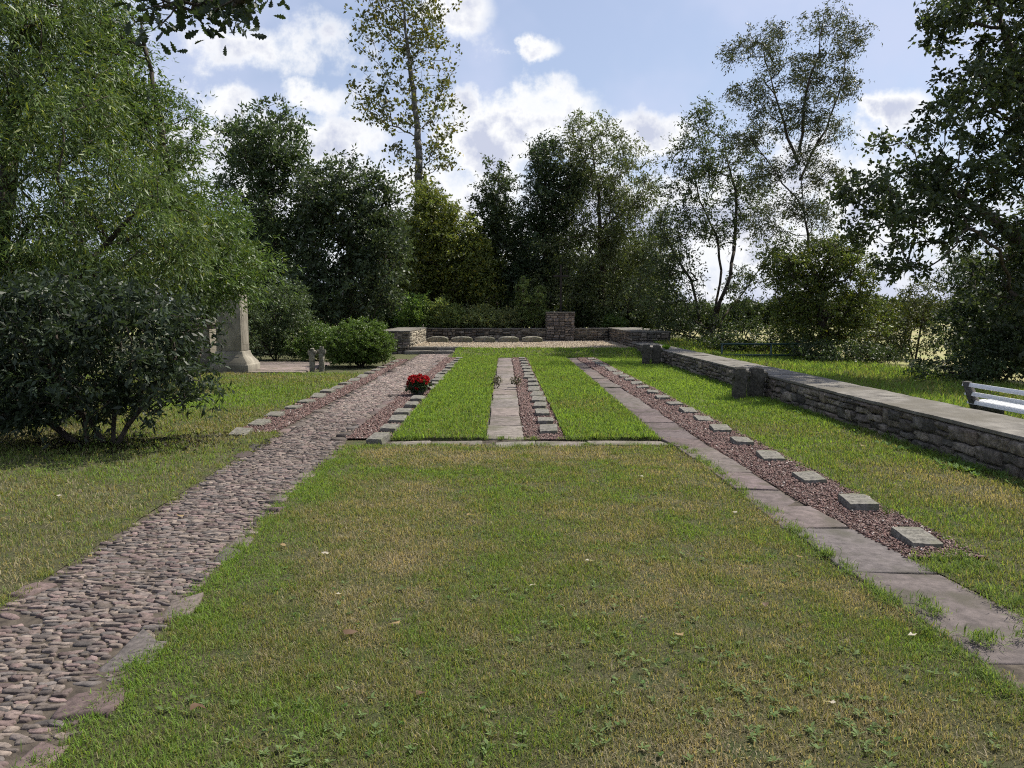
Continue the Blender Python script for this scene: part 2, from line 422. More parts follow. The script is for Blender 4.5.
# fallen leaves
ce = [gr(px, py)[:2] for px, py in [(338, 600), (396, 630), (198, 715), (325, 560), (283, 550), (520, 505), (590, 565), (680, 640), (765, 610), (830, 708), (470, 520), (350, 640), (533, 590), (180, 520), (130, 540), (735, 515), (862, 448), (852, 470), (60, 500), (90, 560), (420, 700), (912, 640), (800, 560), (560, 455), (640, 480)]]
V = []; Fc = []; cc = []
for q, (x, y) in enumerate(ce):
    a = R.random() * 6.28; L_ = R.uniform(.025, .05); z = float(zl(x, y)) + R.uniform(.02, .035)
    n = 7; b = len(V)
    for j in range(n):
        t = j / n * 2 * PI; rr = L_ * (.5 + .5 * R.random()) * (1 if j % 2 else .7)
        V.append((x + math.cos(t + a) * rr, y + math.sin(t + a) * rr * .6, z + R.uniform(-.006, .012)))
    V.append((x, y, z + .004))
    for j in range(n): Fc.append((b + j, b + (j + 1) % n, b + n))
    c = [(.5, .45, .36), (.35, .25, .12), (.16, .10, .06)][q % 3]
    cc += [c] * n
tag(mk('fallen_leaves', V, [np.array(Fc)], M_leaf, np.array(cc)), 'pale and brown dry leaves fallen on the mown grass', 'leaves', kind='stuff')
V_ = None

# ------------------------------------------------------------------ cobbled path
def cobbles():
    Vs = []; Q = []; T = []; CQ = []; CT = []
    sheet('path', lambda y: cob_l(y) - .05, lambda y: cob_r(y) + .05, 1.2, 29.5, lambda x, y: 0 * x - .003 + .014 * (fbm(x, y, .35, 3) - .5), M_dirt, 16, 400)['kind'] = 'structure'
    C = []
    y = 1.6
    while y < 29.4:
        sy = R.uniform(.024, .042)
        xl, xr = float(cob_l(y)) + .06, float(cob_r(y)) - .04
        x = xl + R.uniform(-.05, .05)
        while x < xr:
            w = R.choice([R.uniform(.03, .06), R.uniform(.05, .095), R.uniform(.07, .13)])
            yy = y + .03 * math.sin(x * 7 + y * 2.3) + R.normal(0, .006)
            if vn(x, yy, .25, 6) < .90 and R.random() > .04 + .35 * ss(.12, .0, min(x - xl, xr - x)):
                C.append((x + w / 2, yy, w, sy * R.uniform(.75, 1.2), R.uniform(.002, .012), R.normal(0, .2)))
            x += w + R.uniform(.000, .006)
        y += sy * .93
    # big flat border stones on the near edge
    BIG = []
    for (px, py, w, d) in [(62, 732, .17, .17), (72, 700, .12, .22), (84, 690, .10, .12)]:
        pass
    y = 2.6
    while y < 29:
        d = R.uniform(.18, .42)
        if R.random() < .62: BIG.append((float(cob_r(y)) - R.uniform(.0, .06), y, R.uniform(.13, .22), d, .012, R.normal(0, .12)))
        y += d + R.uniform(.02, .25)
    y = 3.5
    while y < 29:
        d = R.uniform(.18, .40)
        if R.random() < .45: BIG.append((float(cob_l(y)) + R.uniform(.04, .10), y, R.uniform(.12, .22), d, .012, R.normal(0, .15)))
        y += d + R.uniform(.05, .5)
    C = np.array(C)
    if BIG:
        B = np.array(BIG)
        # drop cobbles under the border stones
        keep = np.ones(len(C), bool)
        for b in B:
            keep &= ~((np.abs(C[:, 0] - b[0]) < b[2] * .5 + .02) & (np.abs(C[:, 1] - b[1]) < b[3] * .5 + .01))
        C = np.concatenate([C[keep], B])
    n = len(C); k = 10
    th = np.arange(k) / k * 2 * PI
    p = np.where(C[:, 2:3] * C[:, 3:4] > .018, 5.0, 3.0)
    ex = np.sign(np.cos(th)) * np.abs(np.cos(th)) ** (2 / p); ey = np.sign(np.sin(th)) * np.abs(np.sin(th)) ** (2 / p)
    jr = 1 + R.normal(0, .13, (n, k))
    ca, sa = np.cos(C[:, 5:6]), np.sin(C[:, 5:6])
    def ring(f, z, jz=0):
        u = ex * jr * C[:, 2:3] / 2 * f; v = ey * jr * C[:, 3:4] / 2 * f
        X = C[:, 0:1] + u * ca - v * sa; Y = C[:, 1:2] + u * sa + v * ca
        Z = z + R.normal(0, 1, (n, k)) * jz + 0 * X
        return np.stack([X, Y, Z], -1)
    hz = C[:, 4:5]; tilt = R.normal(0, .06, (n, 2))
    r0 = ring(1.0, -.012 + 0 * hz); r1 = ring(.97, hz * .6, .0012); r2 = ring(.84, hz * 1.0, .0016)
    ctr = np.stack([C[:, 0], C[:, 1], hz[:, 0] * 1.0], -1)[:, None]
    A = np.concatenate([r0, r1, r2, ctr], 1)
    A[:, 10:, 2] += (A[:, 10:, 0] - C[:, 0:1]) * tilt[:, 0:1] + (A[:, 10:, 1] - C[:, 1:2]) * tilt[:, 1:2] * 2
    b = np.arange(n)[:, None, None] * 31
    j = np.arange(k); j2 = (j + 1) % k
    q = np.concatenate([np.stack([j, j2, j2 + 10, j + 10], 1), np.stack([j + 10, j2 + 10, j2 + 20, j + 20], 1)])[None] + b
    t = np.stack([j + 20, j2 + 20, 0 * j + 30], 1)[None] + b
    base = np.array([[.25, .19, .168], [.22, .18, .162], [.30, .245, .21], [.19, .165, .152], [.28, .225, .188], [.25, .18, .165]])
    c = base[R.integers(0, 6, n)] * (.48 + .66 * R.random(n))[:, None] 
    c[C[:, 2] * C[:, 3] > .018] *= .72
    c *= (.85 + .5 * ss(9, 16, C[:, 1]))[:, None]      # cobbles get paler towards the far end
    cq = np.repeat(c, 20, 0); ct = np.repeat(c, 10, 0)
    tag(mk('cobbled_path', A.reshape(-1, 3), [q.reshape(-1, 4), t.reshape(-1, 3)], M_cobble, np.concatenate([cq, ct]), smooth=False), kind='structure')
cobbles()

# ------------------------------------------------------------------ paving slabs
def slabs(name, x0, x1, y0, y1, zt=.02, lmin=.55, lmax=1.05, tint=(.235, .20, .188), th=.05, split=False, zf=None):
    V = []; Fc = []; cc = []
    f0 = x0 if callable(x0) else (lambda y: x0); f1 = x1 if callable(x1) else (lambda y: x1)
    y = y0
    while y < y1 - .05:
        l = min(R.uniform(lmin, lmax), y1 - y)
        if y1 - (y + l) < .3: l = y1 - y
        cuts = [0, 1] if not split or R.random() < .4 else [0, R.uniform(.35, .65), 1]
        for a_, b_ in zip(cuts[:-1], cuts[1:]):
            g = .006
            xa0 = f0(y) + (f1(y) - f0(y)) * a_ + g + (R.normal(0, .012) if a_ == 0 else 0); xb0 = f0(y) + (f1(y) - f0(y)) * b_ - g + (R.normal(0, .012) if b_ == 1 else 0)
            xa1 = xa0 + f0(y + l) - f0(y); xb1 = xb0 + f1(y + l) - f1(y)
            ya, yb = y + g + R.uniform(0, .006), y + l - g - R.uniform(0, .006)
            dz = R.normal(0, .005); tl = R.normal(0, .006, 4); zz = zt + (float(zf((xa0 + xb0) / 2, y)) if zf else 0)
            c = np.array(tint) * R.uniform(.82, 1.15) * (1 + R.normal(0, .02, 3))
            nx, ny = 5, 7
            b0 = len(V)
            for iy in range(ny):
                for ix in range(nx):
                    u, v = (0, .03, .5, .97, 1)[ix], (0, .012, .25, .5, .75, .988, 1)[iy]
                    xx = (xa0 * (1 - v) + xa1 * v) * (1 - u) + (xb0 * (1 - v) + xb1 * v) * u
                    yy = ya * (1 - v) + yb * v
                    edge = (ix in (0, nx - 1)) or (iy in (0, ny - 1))
                    if edge: xx += R.normal(0, .004); yy += R.normal(0, .004)
                    V.append((xx, yy, zz + dz + tl[0] * (u - .5) * 2 + tl[1] * (v - .5) * 2 - (.004 if edge else 0) + R.normal(0, .0012)))
            for iy in range(ny - 1):
                for ix in range(nx - 1):
                    i = b0 + iy * nx + ix
                    Fc.append((i, i + 1, i + nx + 1, i + nx)); cc.append(c)
            # sides
            bd = [b0 + ix for ix in range(nx)] + [b0 + iy * nx + nx - 1 for iy in range(1, ny)] + [b0 + (ny - 1) * nx + ix for ix in range(nx - 2, -1, -1)] + [b0 + iy * nx for iy in range(ny - 2, 0, -1)]
            s0 = len(V)
            for i in bd: V.append((V[i][0], V[i][1], V[i][2] - th))
            m = len(bd)
            for q in range(m):
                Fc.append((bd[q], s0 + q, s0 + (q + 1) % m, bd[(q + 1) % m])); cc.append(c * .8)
        y += l
    return tag(mk(name, V, [np.array(Fc)], M_slab, np.array(cc)), kind='structure')
sl_l = lambda y: float(np.interp(y, [2, 3.2, 4.5, 8.9, 9.3, 27], [2.28, 2.2, 2.10, 2.06, 1.94, 2.11]))
sl_r = lambda y: np.interp(y, [3, 4, 4.5, 6.3, 9, 27], [2.86, 2.74, 2.66, 2.50, 2.46, 2.46])
slabs('slab_path', sl_l, lambda y: float(sl_r(y)), 1.3, 5.6, zt=.004, tint=(.118, .10, .098), lmin=.95, lmax=1.25)
slabs('slab_path', sl_l, lambda y: float(sl_r(y)), 5.6, 26.9, zt=.008, tint=(.135, .108, .102))
sheet('path', 1.95, 2.8, 1.4, 26.9, -.012, M_dirt)['kind'] = 'structure'
slabs('slab_path', -.235, .235, 9.62, 26.9, zt=.012, lmin=.7, lmax=1.25, tint=(.20, .168, .152), split=False)
sheet('path', -.27, .3, 9.5, 26.9, -.009, M_dirt)['kind'] = 'structure'
# cross strip (runs across)
V = []; Fc = []; cc = []
o = slabs('slab_path', 9.20, 9.53, -2.09, 1.42, -.005, .6, 1.1, (.17, .148, .125))
me = o.data   # laid lengthwise along y; turn it across
for v in me.vertices:
    x, y, z = v.co; v.co = (-y, x, z)
me.flip_normals()
sheet('path', -1.5, 2.1, 8.98, 9.63, -.012, M_dirt, 20, 4)['kind'] = 'structure'
# monument court
slabs('slab_court', -9.5, -5.35, 20.35, 24.6, .02, .5, .8, (.25, .20, .175), split=True)

# ------------------------------------------------------------------ gravel strips
def gravel(name, label, x0, x1, y0, y1, dens=2600, tint=((.14, .08, .072), (.18, .108, .092), (.10, .068, .06), (.22, .16, .14)), gamma=1.2, ref=6, zf=None, size=.0095):
    f0 = x0 if callable(x0) else (lambda y: x0 + 0 * y); f1 = x1 if callable(x1) else (lambda y: x1 + 0 * y)
    zf = zf or (lambda x, y: 0 * x)
    bed = sheet(name + '_bed', x0, x1, y0, y1, lambda x, y: zf(x, y) - .006 + .014 * (fbm(x, y, .3, 2) - .5), M_gravelbed if dens else M_tgravel, 16, 120)
    bed['kind'] = 'structure'
    yy = np.linspace(y0, y1, 200); w = (f1(yy) - f0(yy)) * np.minimum(1, (ref / yy) ** gamma)
    n = int(dens * np.trapz(w, yy)); cdf = np.cumsum(w); cdf /= cdf[-1]
    y = np.interp(R.random(n), cdf, yy); t = R.random(n); x = f0(y) * (1 - t) + f1(y) * t + R.normal(0, .015, n)
    s = size * (.5 + 1.0 * R.random(n)) * np.clip((y / ref) ** .6, 1, 2.4)
    o6 = np.array([[1, 0, 0], [0, 1, 0], [-1, 0, 0], [0, -1, 0], [0, 0, 1], [0, 0, -1]], float)
    V = o6[None] * s[:, None, None] * (1 + R.normal(0, .25, (n, 6, 1))) * np.array([1, 1, .7])
    a = R.random(n) * 6.28; ca, sa = np.cos(a)[:, None], np.sin(a)[:, None]
    tl = R.normal(0, .5, (n, 1))
    X = V[..., 0] * ca - V[..., 1] * sa; Y = V[..., 0] * sa + V[..., 1] * ca; Z = V[..., 2] + X * tl
    V = np.stack([X + x[:, None], Y + y[:, None], Z + (zf(x, y) + .004)[:, None] + (s * .2)[:, None]], -1)
    fc = np.array([[0, 1, 4], [1, 2, 4], [2, 3, 4], [3, 0, 4], [1, 0, 5], [2, 1, 5], [3, 2, 5], [0, 3, 5]])
    Fc = (np.arange(n)[:, None, None] * 6 + fc[None]).reshape(-1, 3)
    tint = np.array(tint); c = tint[R.integers(0, len(tint), n)] * (.7 + .6 * R.random(n))[:, None]
    pale = R.random(n) < .012; c[pale] = (.5, .46, .42)
    tag(mk(name, V.reshape(-1, 3), [Fc], M_pebble, np.repeat(c, 8, 0)), label, 'gravel', kind='stuff')
gravel('gravel', 'reddish brown gravel beside the long slab path', lambda y: sl_r(y) + .01, 3.13, 4.9, 26.9, 4200)
gravel('gravel', 'reddish brown gravel beside the middle slab path', .25, .76, 9.62, 26.9, 4200)
gravel('gravel', 'reddish brown gravel between cobbles and the flower pot row', lambda y: cob_r(y) + .03, lambda y: np.interp(y, [9.6, 27], [-1.44, -1.52]), 9.7, 26.9, 4200)
gravel('gravel', 'reddish brown gravel between cobbles and the outer lawn', -3.64, lambda y: cob_l(y) - .03, 10.25, 26.0, 4200)
gravel('terrace_gravel', 'pale tan gravel on the raised terrace', lambda y: np.where(y < 30.45, -1.6, -3.66), 4.87, 29.05, 36.1, 260, ((.40, .33, .24), (.48, .41, .31), (.33, .26, .18)), .5, 29, lambda x, y: .245 + 0 * x, .02)
# replace terrace bed material
for ob in bpy.data.objects:
    if ob.name.startswith('terrace_gravel_bed'): ob.data.materials[0] = M_tgravel

# loose edging stones beside the gravel
def rock_mesh(rx, ry, rz, seed=0, sub=2, rough=.22):
    bm = bmesh.new(); bmesh.ops.create_icosphere(bm, subdivisions=sub, radius=1)
    rr = np.random.default_rng(seed)
    off = rr.random(3) * 20
    for v in bm.verts:
        c = v.co
        n = float(vn(c.x * 1.3 + off[0], c.y * 1.3 + c.z * 1.7 + off[1], .8, 3)) - .5
        k = 1 + rough * 2 * n
        v.co = Vector((c.x * rx * k, c.y * ry * k, c.z * rz * k))
    me = bpy.data.meshes.new('rock'); bm.to_mesh(me); bm.free()
    return me

def rough_box(w, d, h, cuts=3, jit=.006, bevel=.015, seed=0, dome=0, taper=0):
    """box with worn edges and uneven faces; base at z=0"""
    bm = bmesh.new(); bmesh.ops.create_cube(bm, size=1)
    bmesh.ops.subdivide_edges(bm, edges=bm.edges[:], cuts=cuts, use_grid_fill=True)
    rr = np.random.default_rng(seed); off = rr.random(3) * 30
    for v in bm.verts:
        c = v.co
        n_ed = sum(abs(abs(q) - .5) < 1e-4 for q in c)
        x, y, z = c.x * w, c.y * d, (c.z + .5) * h
        if n_ed >= 2:
            s = bevel * (.7 if n_ed == 2 else 1.0) * (.6 + .8 * rr.random())
            x -= math.copysign(s, c.x) if abs(abs(c.x) - .5) < 1e-4 else 0
            y -= math.copysign(s, c.y) if abs(abs(c.y) - .5) < 1e-4 else 0
            if c.z > .49: z -= s
        x += (float(vn(x * 9 + off[0], z * 9 + y * 7, .7, 1)) - .5) * 2 * jit
        y += (float(vn(y * 9 + off[1], z * 9 + x * 7, .7, 2)) - .5) * 2 * jit
        if c.z > -.49: z += (float(vn(x * 9 + off[2], y * 9, .7, 3)) - .5) * 2 * jit
        if dome and c.z > -.49: z += dome * (1 - (2 * c.x) ** 2) * (c.z + .5)
        if taper: 
            k = 1 - taper * (c.z + .5); x *= k; y *= k
        v.co = (x, y, z)
    me = bpy.data.meshes.new('stone'); bm.to_mesh(me); bm.free()
    return me

def put(name, me, mat, loc, rot=(0, 0, 0), parent=None):
    me.materials.clear(); me.materials.append(mat)
    o = bpy.data.objects.new(name, me); COL.objects.link(o); o.location = loc; o.rotation_euler = rot
    if parent: o.parent = parent
    me.name = name
    return o

# ------------------------------------------------------------------ grave markers
ORD = ['first', 'second', 'third', 'fourth', 'fifth', 'sixth', 'seventh', 'eighth', 'ninth', 'tenth', 'eleventh', 'twelfth', 'thirteenth', 'fourteenth', 'fifteenth', 'sixteenth', 'seventeenth', 'eighteenth', 'nineteenth', 'twentieth', 'twenty-first', 'twenty-second', 'twenty-third', 'twenty-fourth']
rows = [
    (2.90, [5.27, 6.25, 7.25, 8.33, 9.3, 10.3, 11.3, 12.2, 13.2, 14.1, 15.1, 16.1, 17, 17.9, 18.8, 19.7, 20.7, 21.6, 22.6, 23.6, 24.7, 25.8], 'row by the long slab path', 'grave markers beside the long slab path', 1),
    (.585, [10.2, 11.05, 11.95, 12.8, 13.65, 14.6, 15.5, 16.4, 17.4, 18.4, 19.4, 20.4, 21.4, 22.5, 23.7, 24.9, 26.0], 'row by the middle slabs', 'grave markers beside the middle slab path', .55),
    (-1.57, [9.5, 10.35, 11.2, 12.0, 12.9, 13.8, 15.75, 16.7, 17.6, 18.6, 19.6, 20.6, 21.7, 22.8, 23.9, 25.0, 26.1], 'row with the red flowers', 'grave markers in the row with the red flowers', .75),
    (-3.50, [10.1, 10.95, 11.85, 12.8, 13.6, 14.45, 15.3, 16.1, 16.95, 17.9, 18.9, 19.9, 21.0, 22.1, 23.3, 24.5], 'row by the outer lawn', 'grave markers between the cobbles and the outer lawn', .9),
]
sd = 0
for X, ys_, where, grp, s in rows:
    for k, y in enumerate(ys_):
        sd += 1
        me = rough_box(.225 * R.uniform(.90, 1.08), .335 * R.uniform(.90, 1.08), .11, 3, .005, .006, sd)
        o = put('grave_marker', me, M_marker, (X + R.normal(0, .015), y, (-.03 if -2 < X < 1 else -.052) + R.uniform(-.012, .010)), (R.normal(.07, .04), R.normal(0, .045), R.normal(-.05, .07)))
        tag(o, 'flat grave marker, %s from the near end of the %s' % (ORD[k], where), 'grave marker', grp)
# pillow stones on the terrace
for k, px in enumerate([438, 462, 485, 508.5, 532]):
    p = at(px, 340, 34.6)
    me = rough_box(.92, .5, .22, 4, .012, .03, 300 + k, dome=.06)
    o = put('memorial_stone', me, M_lichen, (p[0], 34.6, .24))
    tag(o, 'low rounded memorial stone on the terrace, %s of five counting from the steps' % ORD[k], 'memorial stone', 'five memorial stones in front of the terrace wall')

# ------------------------------------------------------------------ masonry walls
def split_rects(u0, u1, w0, w1, out, smin=.10, ratio=(1.3, 3.2)):
    w = u1 - u0; h = w1 - w0
    if (w < .42 and h < .15) or (w < .30 and h < .22) or (w * h < .017):
        out.append((u0, u1, w0, w1)); return
    if h > .15 and (w < h * 2.2 or R.random() < .35):
        t = R.uniform(.32, .68)
        m = w0 + h * t
        split_rects(u0, u1, w0, m, out); split_rects(u0, u1, m, w1, out)
    else:
        t = R.uniform(.3, .7); m = u0 + w * t
        split_rects(u0, m, w0, w1, out); split_rects(m, u1, w0, w1, out)

def facing(name, u0, u1, w0, w1, fn, parent, flatness=1.0, cols=((.18, .155, .125), (.14, .12, .10), (.23, .195, .155), (.16, .13, .105), (.105, .095, .08)), rise=None):
    """rubble stonework over the rectangle u0..u1 x w0..w1; fn(u, w, d) -> world"""
    rects = []
    u = u0
    while u < u1:
        l = min(R.uniform(.8, 1.6), u1 - u)
        if u1 - u - l < .3: l = u1 - u
        split_rects(u, u + l, w0, w1, rects)
        u += l
    Vs = []; Fs = []; cc = []; n = 6
    cols = np.array(cols)
    for r in rects:
        g = R.uniform(.004, .010)
        a0, a1, b0, b1 = r[0] + g, r[1] - g, r[2] + g, r[3] - g
        t = np.array([0, .07, .35, .65, .93, 1.0]); U, W = np.meshgrid(t, t)
        e = np.minimum(np.minimum(U, 1 - U) * (a1 - a0), np.minimum(W, 1 - W) * (b1 - b0))
        D = R.uniform(.006, .045) * np.clip(e / .006, 0, 1) + R.normal(0, .010, U.shape) + (U - .5) * R.normal(0, .02) + (W - .5) * R.normal(0, .02)
        D = np.where((U == 0) | (U == 1) | (W == 0) | (W == 1), -.02, D)
        du = R.normal(0, .006, U.shape); dw = R.normal(0, .005, U.shape)
        cornr = ((U == 0) | (U == 1)) & ((W == 0) | (W == 1))
        UU = a0 + U * (a1 - a0) + du + np.where(cornr, (.5 - U) * .03, 0); WW = b0 + W * (b1 - b0) + dw + np.where(cornr, (.5 - W) * .025, 0)
        b = len(Vs) * n * n
        Vs.append(np.stack(fn(UU, WW, D * flatness), -1).reshape(-1, 3))
        i = (np.arange(n - 1)[:, None] * n + np.arange(n - 1)[None]).ravel() + b
        Fs.append(np.stack([i, i + 1, i + n + 1, i + n], 1))
        c = cols[R.integers(0, len(cols))] * R.uniform(.7, 1.6)
        cc.append(np.repeat(c[None], (n - 1) ** 2, 0))
    return mk(name, np.concatenate(Vs), [np.concatenate(Fs)], M_facing, np.concatenate(cc), parent=parent, smooth=False)

def box(name, x0, x1, y0, y1, z0, z1, mat, parent=None):
    V = [(x, y, z) for z in (z0, z1) for y in (y0, y1) for x in (x0, x1)]
    Fc = [(0, 2, 3, 1), (4, 5, 7, 6), (0, 1, 5, 4), (2, 6, 7, 3), (0, 4, 6, 2), (1, 3, 7, 5)]
    return mk(name, V, [np.array(Fc)], mat, parent=parent)

def coping(name, x0, x1, y0, y1, z0, z1, parent, along='y', l0=.8, l1=1.4, mat=None):
    """a run of worn cap slabs in one mesh"""
    bm = bmesh.new(); k = 0
    a, b = (y0, y1) if along == 'y' else (x0, x1)
    t = a
    while t < b - .01:
        l = min(R.uniform(l0, l1), b - t)
        if b - t - l < .3: l = b - t
        k += 1
        if along == 'y': me = rough_box(x1 - x0, l - .008, z1 - z0, 5, .006, .010, int(R.integers(1e6))); c = ((x0 + x1) / 2, t + l / 2, z0)
        else: me = rough_box(l - .008, y1 - y0, z1 - z0, 5, .006, .010, int(R.integers(1e6))); c = (t + l / 2, (y0 + y1) / 2, z0)
        me.transform(Matrix.Translation(Vector(c) + Vector((0, 0, R.normal(0, .003)))))
        bm.from_mesh(me); bpy.data.meshes.remove(me)
        t += l
    me = bpy.data.meshes.new(name); bm.to_mesh(me); bm.free()
    return put(name, me, mat or M_coping, (0, 0, 0), parent=parent)

# low wall along the lawn
w = empty('stone_wall', (5.3, 16, 0)); tag(w, 'long low rubble stone wall with a broad flat coping beside the lawn', 'wall')
def rel(o, root):
    o.location = Vector(o.location) - Vector(root.location); return o
XW = 4.90
rel(facing('stone_facing', 2.0, 29.85, -.03, .375, lambda u, v, d: (XW - d, u, v), w), w)
rel(box('core', XW + .012, 5.66, 2.0, 29.85, -.05, .37, M_mortar, w), w)
rel(coping('coping', XW - .02, 5.71, 2.0, 29.87, .385, .435, w, l0=1.2, l1=2.4), w)
# high corner block
w = empty('wall_end_block', (5.6, 33, 0)); tag(w, 'broad high stone block joining the low wall to the terrace wall', 'wall')
rel(facing('stone_facing', 29.93, 36.2, -.03, .80, lambda u, v, d: (4.90 - d, u, v), w), w)
rel(facing('stone_facing', 4.93, 6.38, -.03, .80, lambda u, v, d: (u, 29.93 - d, v), w), w)
rel(box('core', 4.91, 6.4, 29.945, 36.7, -.05, .80, M_mortar, w), w)
rel(coping('coping', 4.86, 6.44, 29.88, 36.75, .805, .87, w), w)
# terrace wall
w = empty('terrace_wall', (0, 36.4, 0)); tag(w, 'dark coursed stone wall along the back of the gravel terrace', 'wall')
rel(facing('stone_facing', -3.7, 1.93, .2, .80, lambda u, v, d: (u, 36.2 - d, v), w), w)
rel(facing('stone_facing', 3.25, 4.85, .2, .80, lambda u, v, d: (u, 36.2 - d, v), w), w)
rel(box('core', -3.7, 4.88, 36.215, 36.7, -.1, .80, M_mortar, w), w)
rel(coping('coping', -3.7, 1.92, 36.15, 36.75, .80, .85, w, 'x'), w)
rel(coping('coping', 3.26, 4.84, 36.15, 36.75, .80, .85, w, 'x'), w)
# pier with a cross
w = empty('stone_pier', (2.59, 36.3, .24)); tag(w, 'square coursed stone pier standing taller than the terrace wall', 'pier')
rel(facing('stone_facing', 1.96, 3.22, .2, 1.54, lambda u, v, d: (u, 36.08 - d, v), w, cols=((.20, .17, .145), (.15, .13, .12), (.24, .20, .165))), w)
rel(facing('stone_facing', 36.1, 36.86, .2, 1.54, lambda u, v, d: (3.22 + d, u, v), w), w)
rel(facing('stone_facing', 36.1, 36.86, .2, 1.54, lambda u, v, d: (1.96 - d, u, v), w), w)
rel(box('core', 1.975, 3.205, 36.095, 36.87, -.1, 1.54, M_mortar, w), w)
rel(coping('coping', 1.91, 3.27, 36.03, 36.9, 1.54, 1.61, w, 'x', 1.3, 1.5), w)
c = empty('cross', (2.62, 36.5, 1.61)); tag(c, 'tall thin dark cross standing on the stone pier', 'cross')
put('upright', rough_box(.10, .09, 2.2, 2, .004, .006, 5), M_iron, (0, 0, 0), parent=c)
put('crossbar', rough_box(.72, .07, .09, 2, .004, .006, 6), M_iron, (0, 0, 1.62), parent=c)
# side block by the steps
w = empty('stair_side_wall', (-4.2, 33, 0)); tag(w, 'high stone side wall beside the terrace steps with a sunlit inner face', 'wall')
rel(facing('stone_facing', 29.95, 36.6, -.03, .84, lambda u, v, d: (-3.68 + d, u, v), w, cols=((.30, .27, .21), (.25, .22, .175), (.35, .31, .24))), w)  # inner face: sunlight painted in with paler stone colours than the front
rel(facing('stone_facing', -4.95, -3.71, -.03, .84, lambda u, v, d: (u, 29.95 - d, v), w), w)
rel(box('core', -4.96, -3.695, 29.965, 36.7, -.05, .84, M_mortar, w), w)
rel(coping('coping', -5.0, -3.65, 29.9, 36.74, .84, .89, w), w)
# two steps
st = empty('stone_steps', (-2.7, 29.8, 0)); tag(st, 'two worn stone steps leading up to the gravel terrace', 'steps')
rel(coping('lower_step', -3.85, -1.95, 29.58, 30.1, -.02, .12, st, 'x', 1.0, 1.4), st)
rel(coping('upper_step', -3.66, -1.55, 29.98, 30.5, .12, .25, st, 'x', 1.0, 1.4), st)

# ------------------------------------------------------------------ rough short crosses
def cross_stone(x, y, h, wd, label, seed, rz=0, group='weathered stone crosses on the lawns'):
    bm = bmesh.new()
    me = rough_box(wd, wd * .8, h, 4, .018, .02, seed); bm.from_mesh(me); bpy.data.meshes.remove(me)
    me = rough_box(wd * 1.6, wd * .74, h * .2, 4, .02, .022, seed + 1)
    me.transform(Matrix.Translation((0, 0, h * .70))); bm.from_mesh(me); bpy.data.meshes.remove(me)
    me = bpy.data.meshes.new('stone_cross'); bm.to_mesh(me); bm.free()
    o = put('stone_cross', me, M_lichen if x < 0 else M_darkst, (x, y, -.03), (R.normal(0, .02), R.normal(0, .02), rz))
    return tag(o, label, 'stone cross', group)
cross_stone(-5.24, 21.0, .66, .14, 'lichen spotted short stone cross, the one nearer the monument', 11)
cross_stone(-5.00, 21.1, .70, .14, 'lichen spotted short stone cross, the one touching the clipped bush', 21)
cross_stone(4.30, 14.1, .62, .24, 'dark rough stone cross facing the gravel, the outer one in front of the low wall', 31)
cross_stone(4.66, 14.3, .60, .27, 'dark rough stone cross with mossy top, the one touching the low wall', 41)
cross_stone(4.27, 23.4, .64, .23, 'small dark stone cross near the far end of the low wall, outer of two', 51)
cross_stone(4.60, 23.5, .62, .24, 'small dark stone cross near the far end, squeezed against the low wall', 61)

# ------------------------------------------------------------------ monument
mo = empty('stone_monument', (-7.33, 20.9, 0)); tag(mo, 'tall pale stone monument shaft on a flared plinth beyond the dark laurel shrub', 'monument')
def prism(levels, parent, name, mat, loc=(0, 0, 0)):
    """stack of rectangles (z, half_x, half_y)"""
    V = []; Fc = []
    for z, hx, hy in levels: V += [(-hx, -hy, z), (hx, -hy, z), (hx, hy, z), (-hx, hy, z)]
    for i in range(len(levels) - 1):
        for j in range(4): Fc.append((i * 4 + j, i * 4 + (j + 1) % 4, i * 4 + 4 + (j + 1) % 4, i * 4 + 4 + j))
    n = len(levels) * 4
    Fc.append((3, 2, 1, 0)); Fc.append((n - 4, n - 3, n - 2, n - 1))
    o = mk(name, V, [np.array(Fc)], mat, parent=parent); o.location = loc
    b = o.modifiers.new('b', 'BEVEL'); b.width = .012; b.segments = 2; b.limit_method = 'ANGLE'
    return o
prism([(-.05, .56, .52), (.20, .56, .52), (.22, .53, .50), (.27, .52, .49), (.42, .40, .38), (.50, .37, .35), (.56, .36, .34)], mo, 'plinth', M_sand)
prism([(.565, .335, .32), (2.75, .315, .30)], mo, 'shaft', M_sand)
prism([(2.755, .33, .32), (2.82, .39, .37), (2.92, .39, .37), (3.05, .2, .15)], mo, 'cap', M_sand)
# raised panel edge on the sunlit side
prism([(0, .012, .22), (1.35, .012, .21)], mo, 'side_panel', M_sand, (.325, 0, .72))
sb = empty('side_pier', (-8.35, 21.2, 0)); tag(sb, 'low pale stone pier half hidden by leaves beside the monument', 'pier')
prism([(-.05, .38, .30), (1.25, .36, .28)], sb, 'shaft', M_sand)
prism([(1.255, .44, .36), (1.40, .44, .36), (1.44, .40, .32)], sb, 'cap', M_sand)

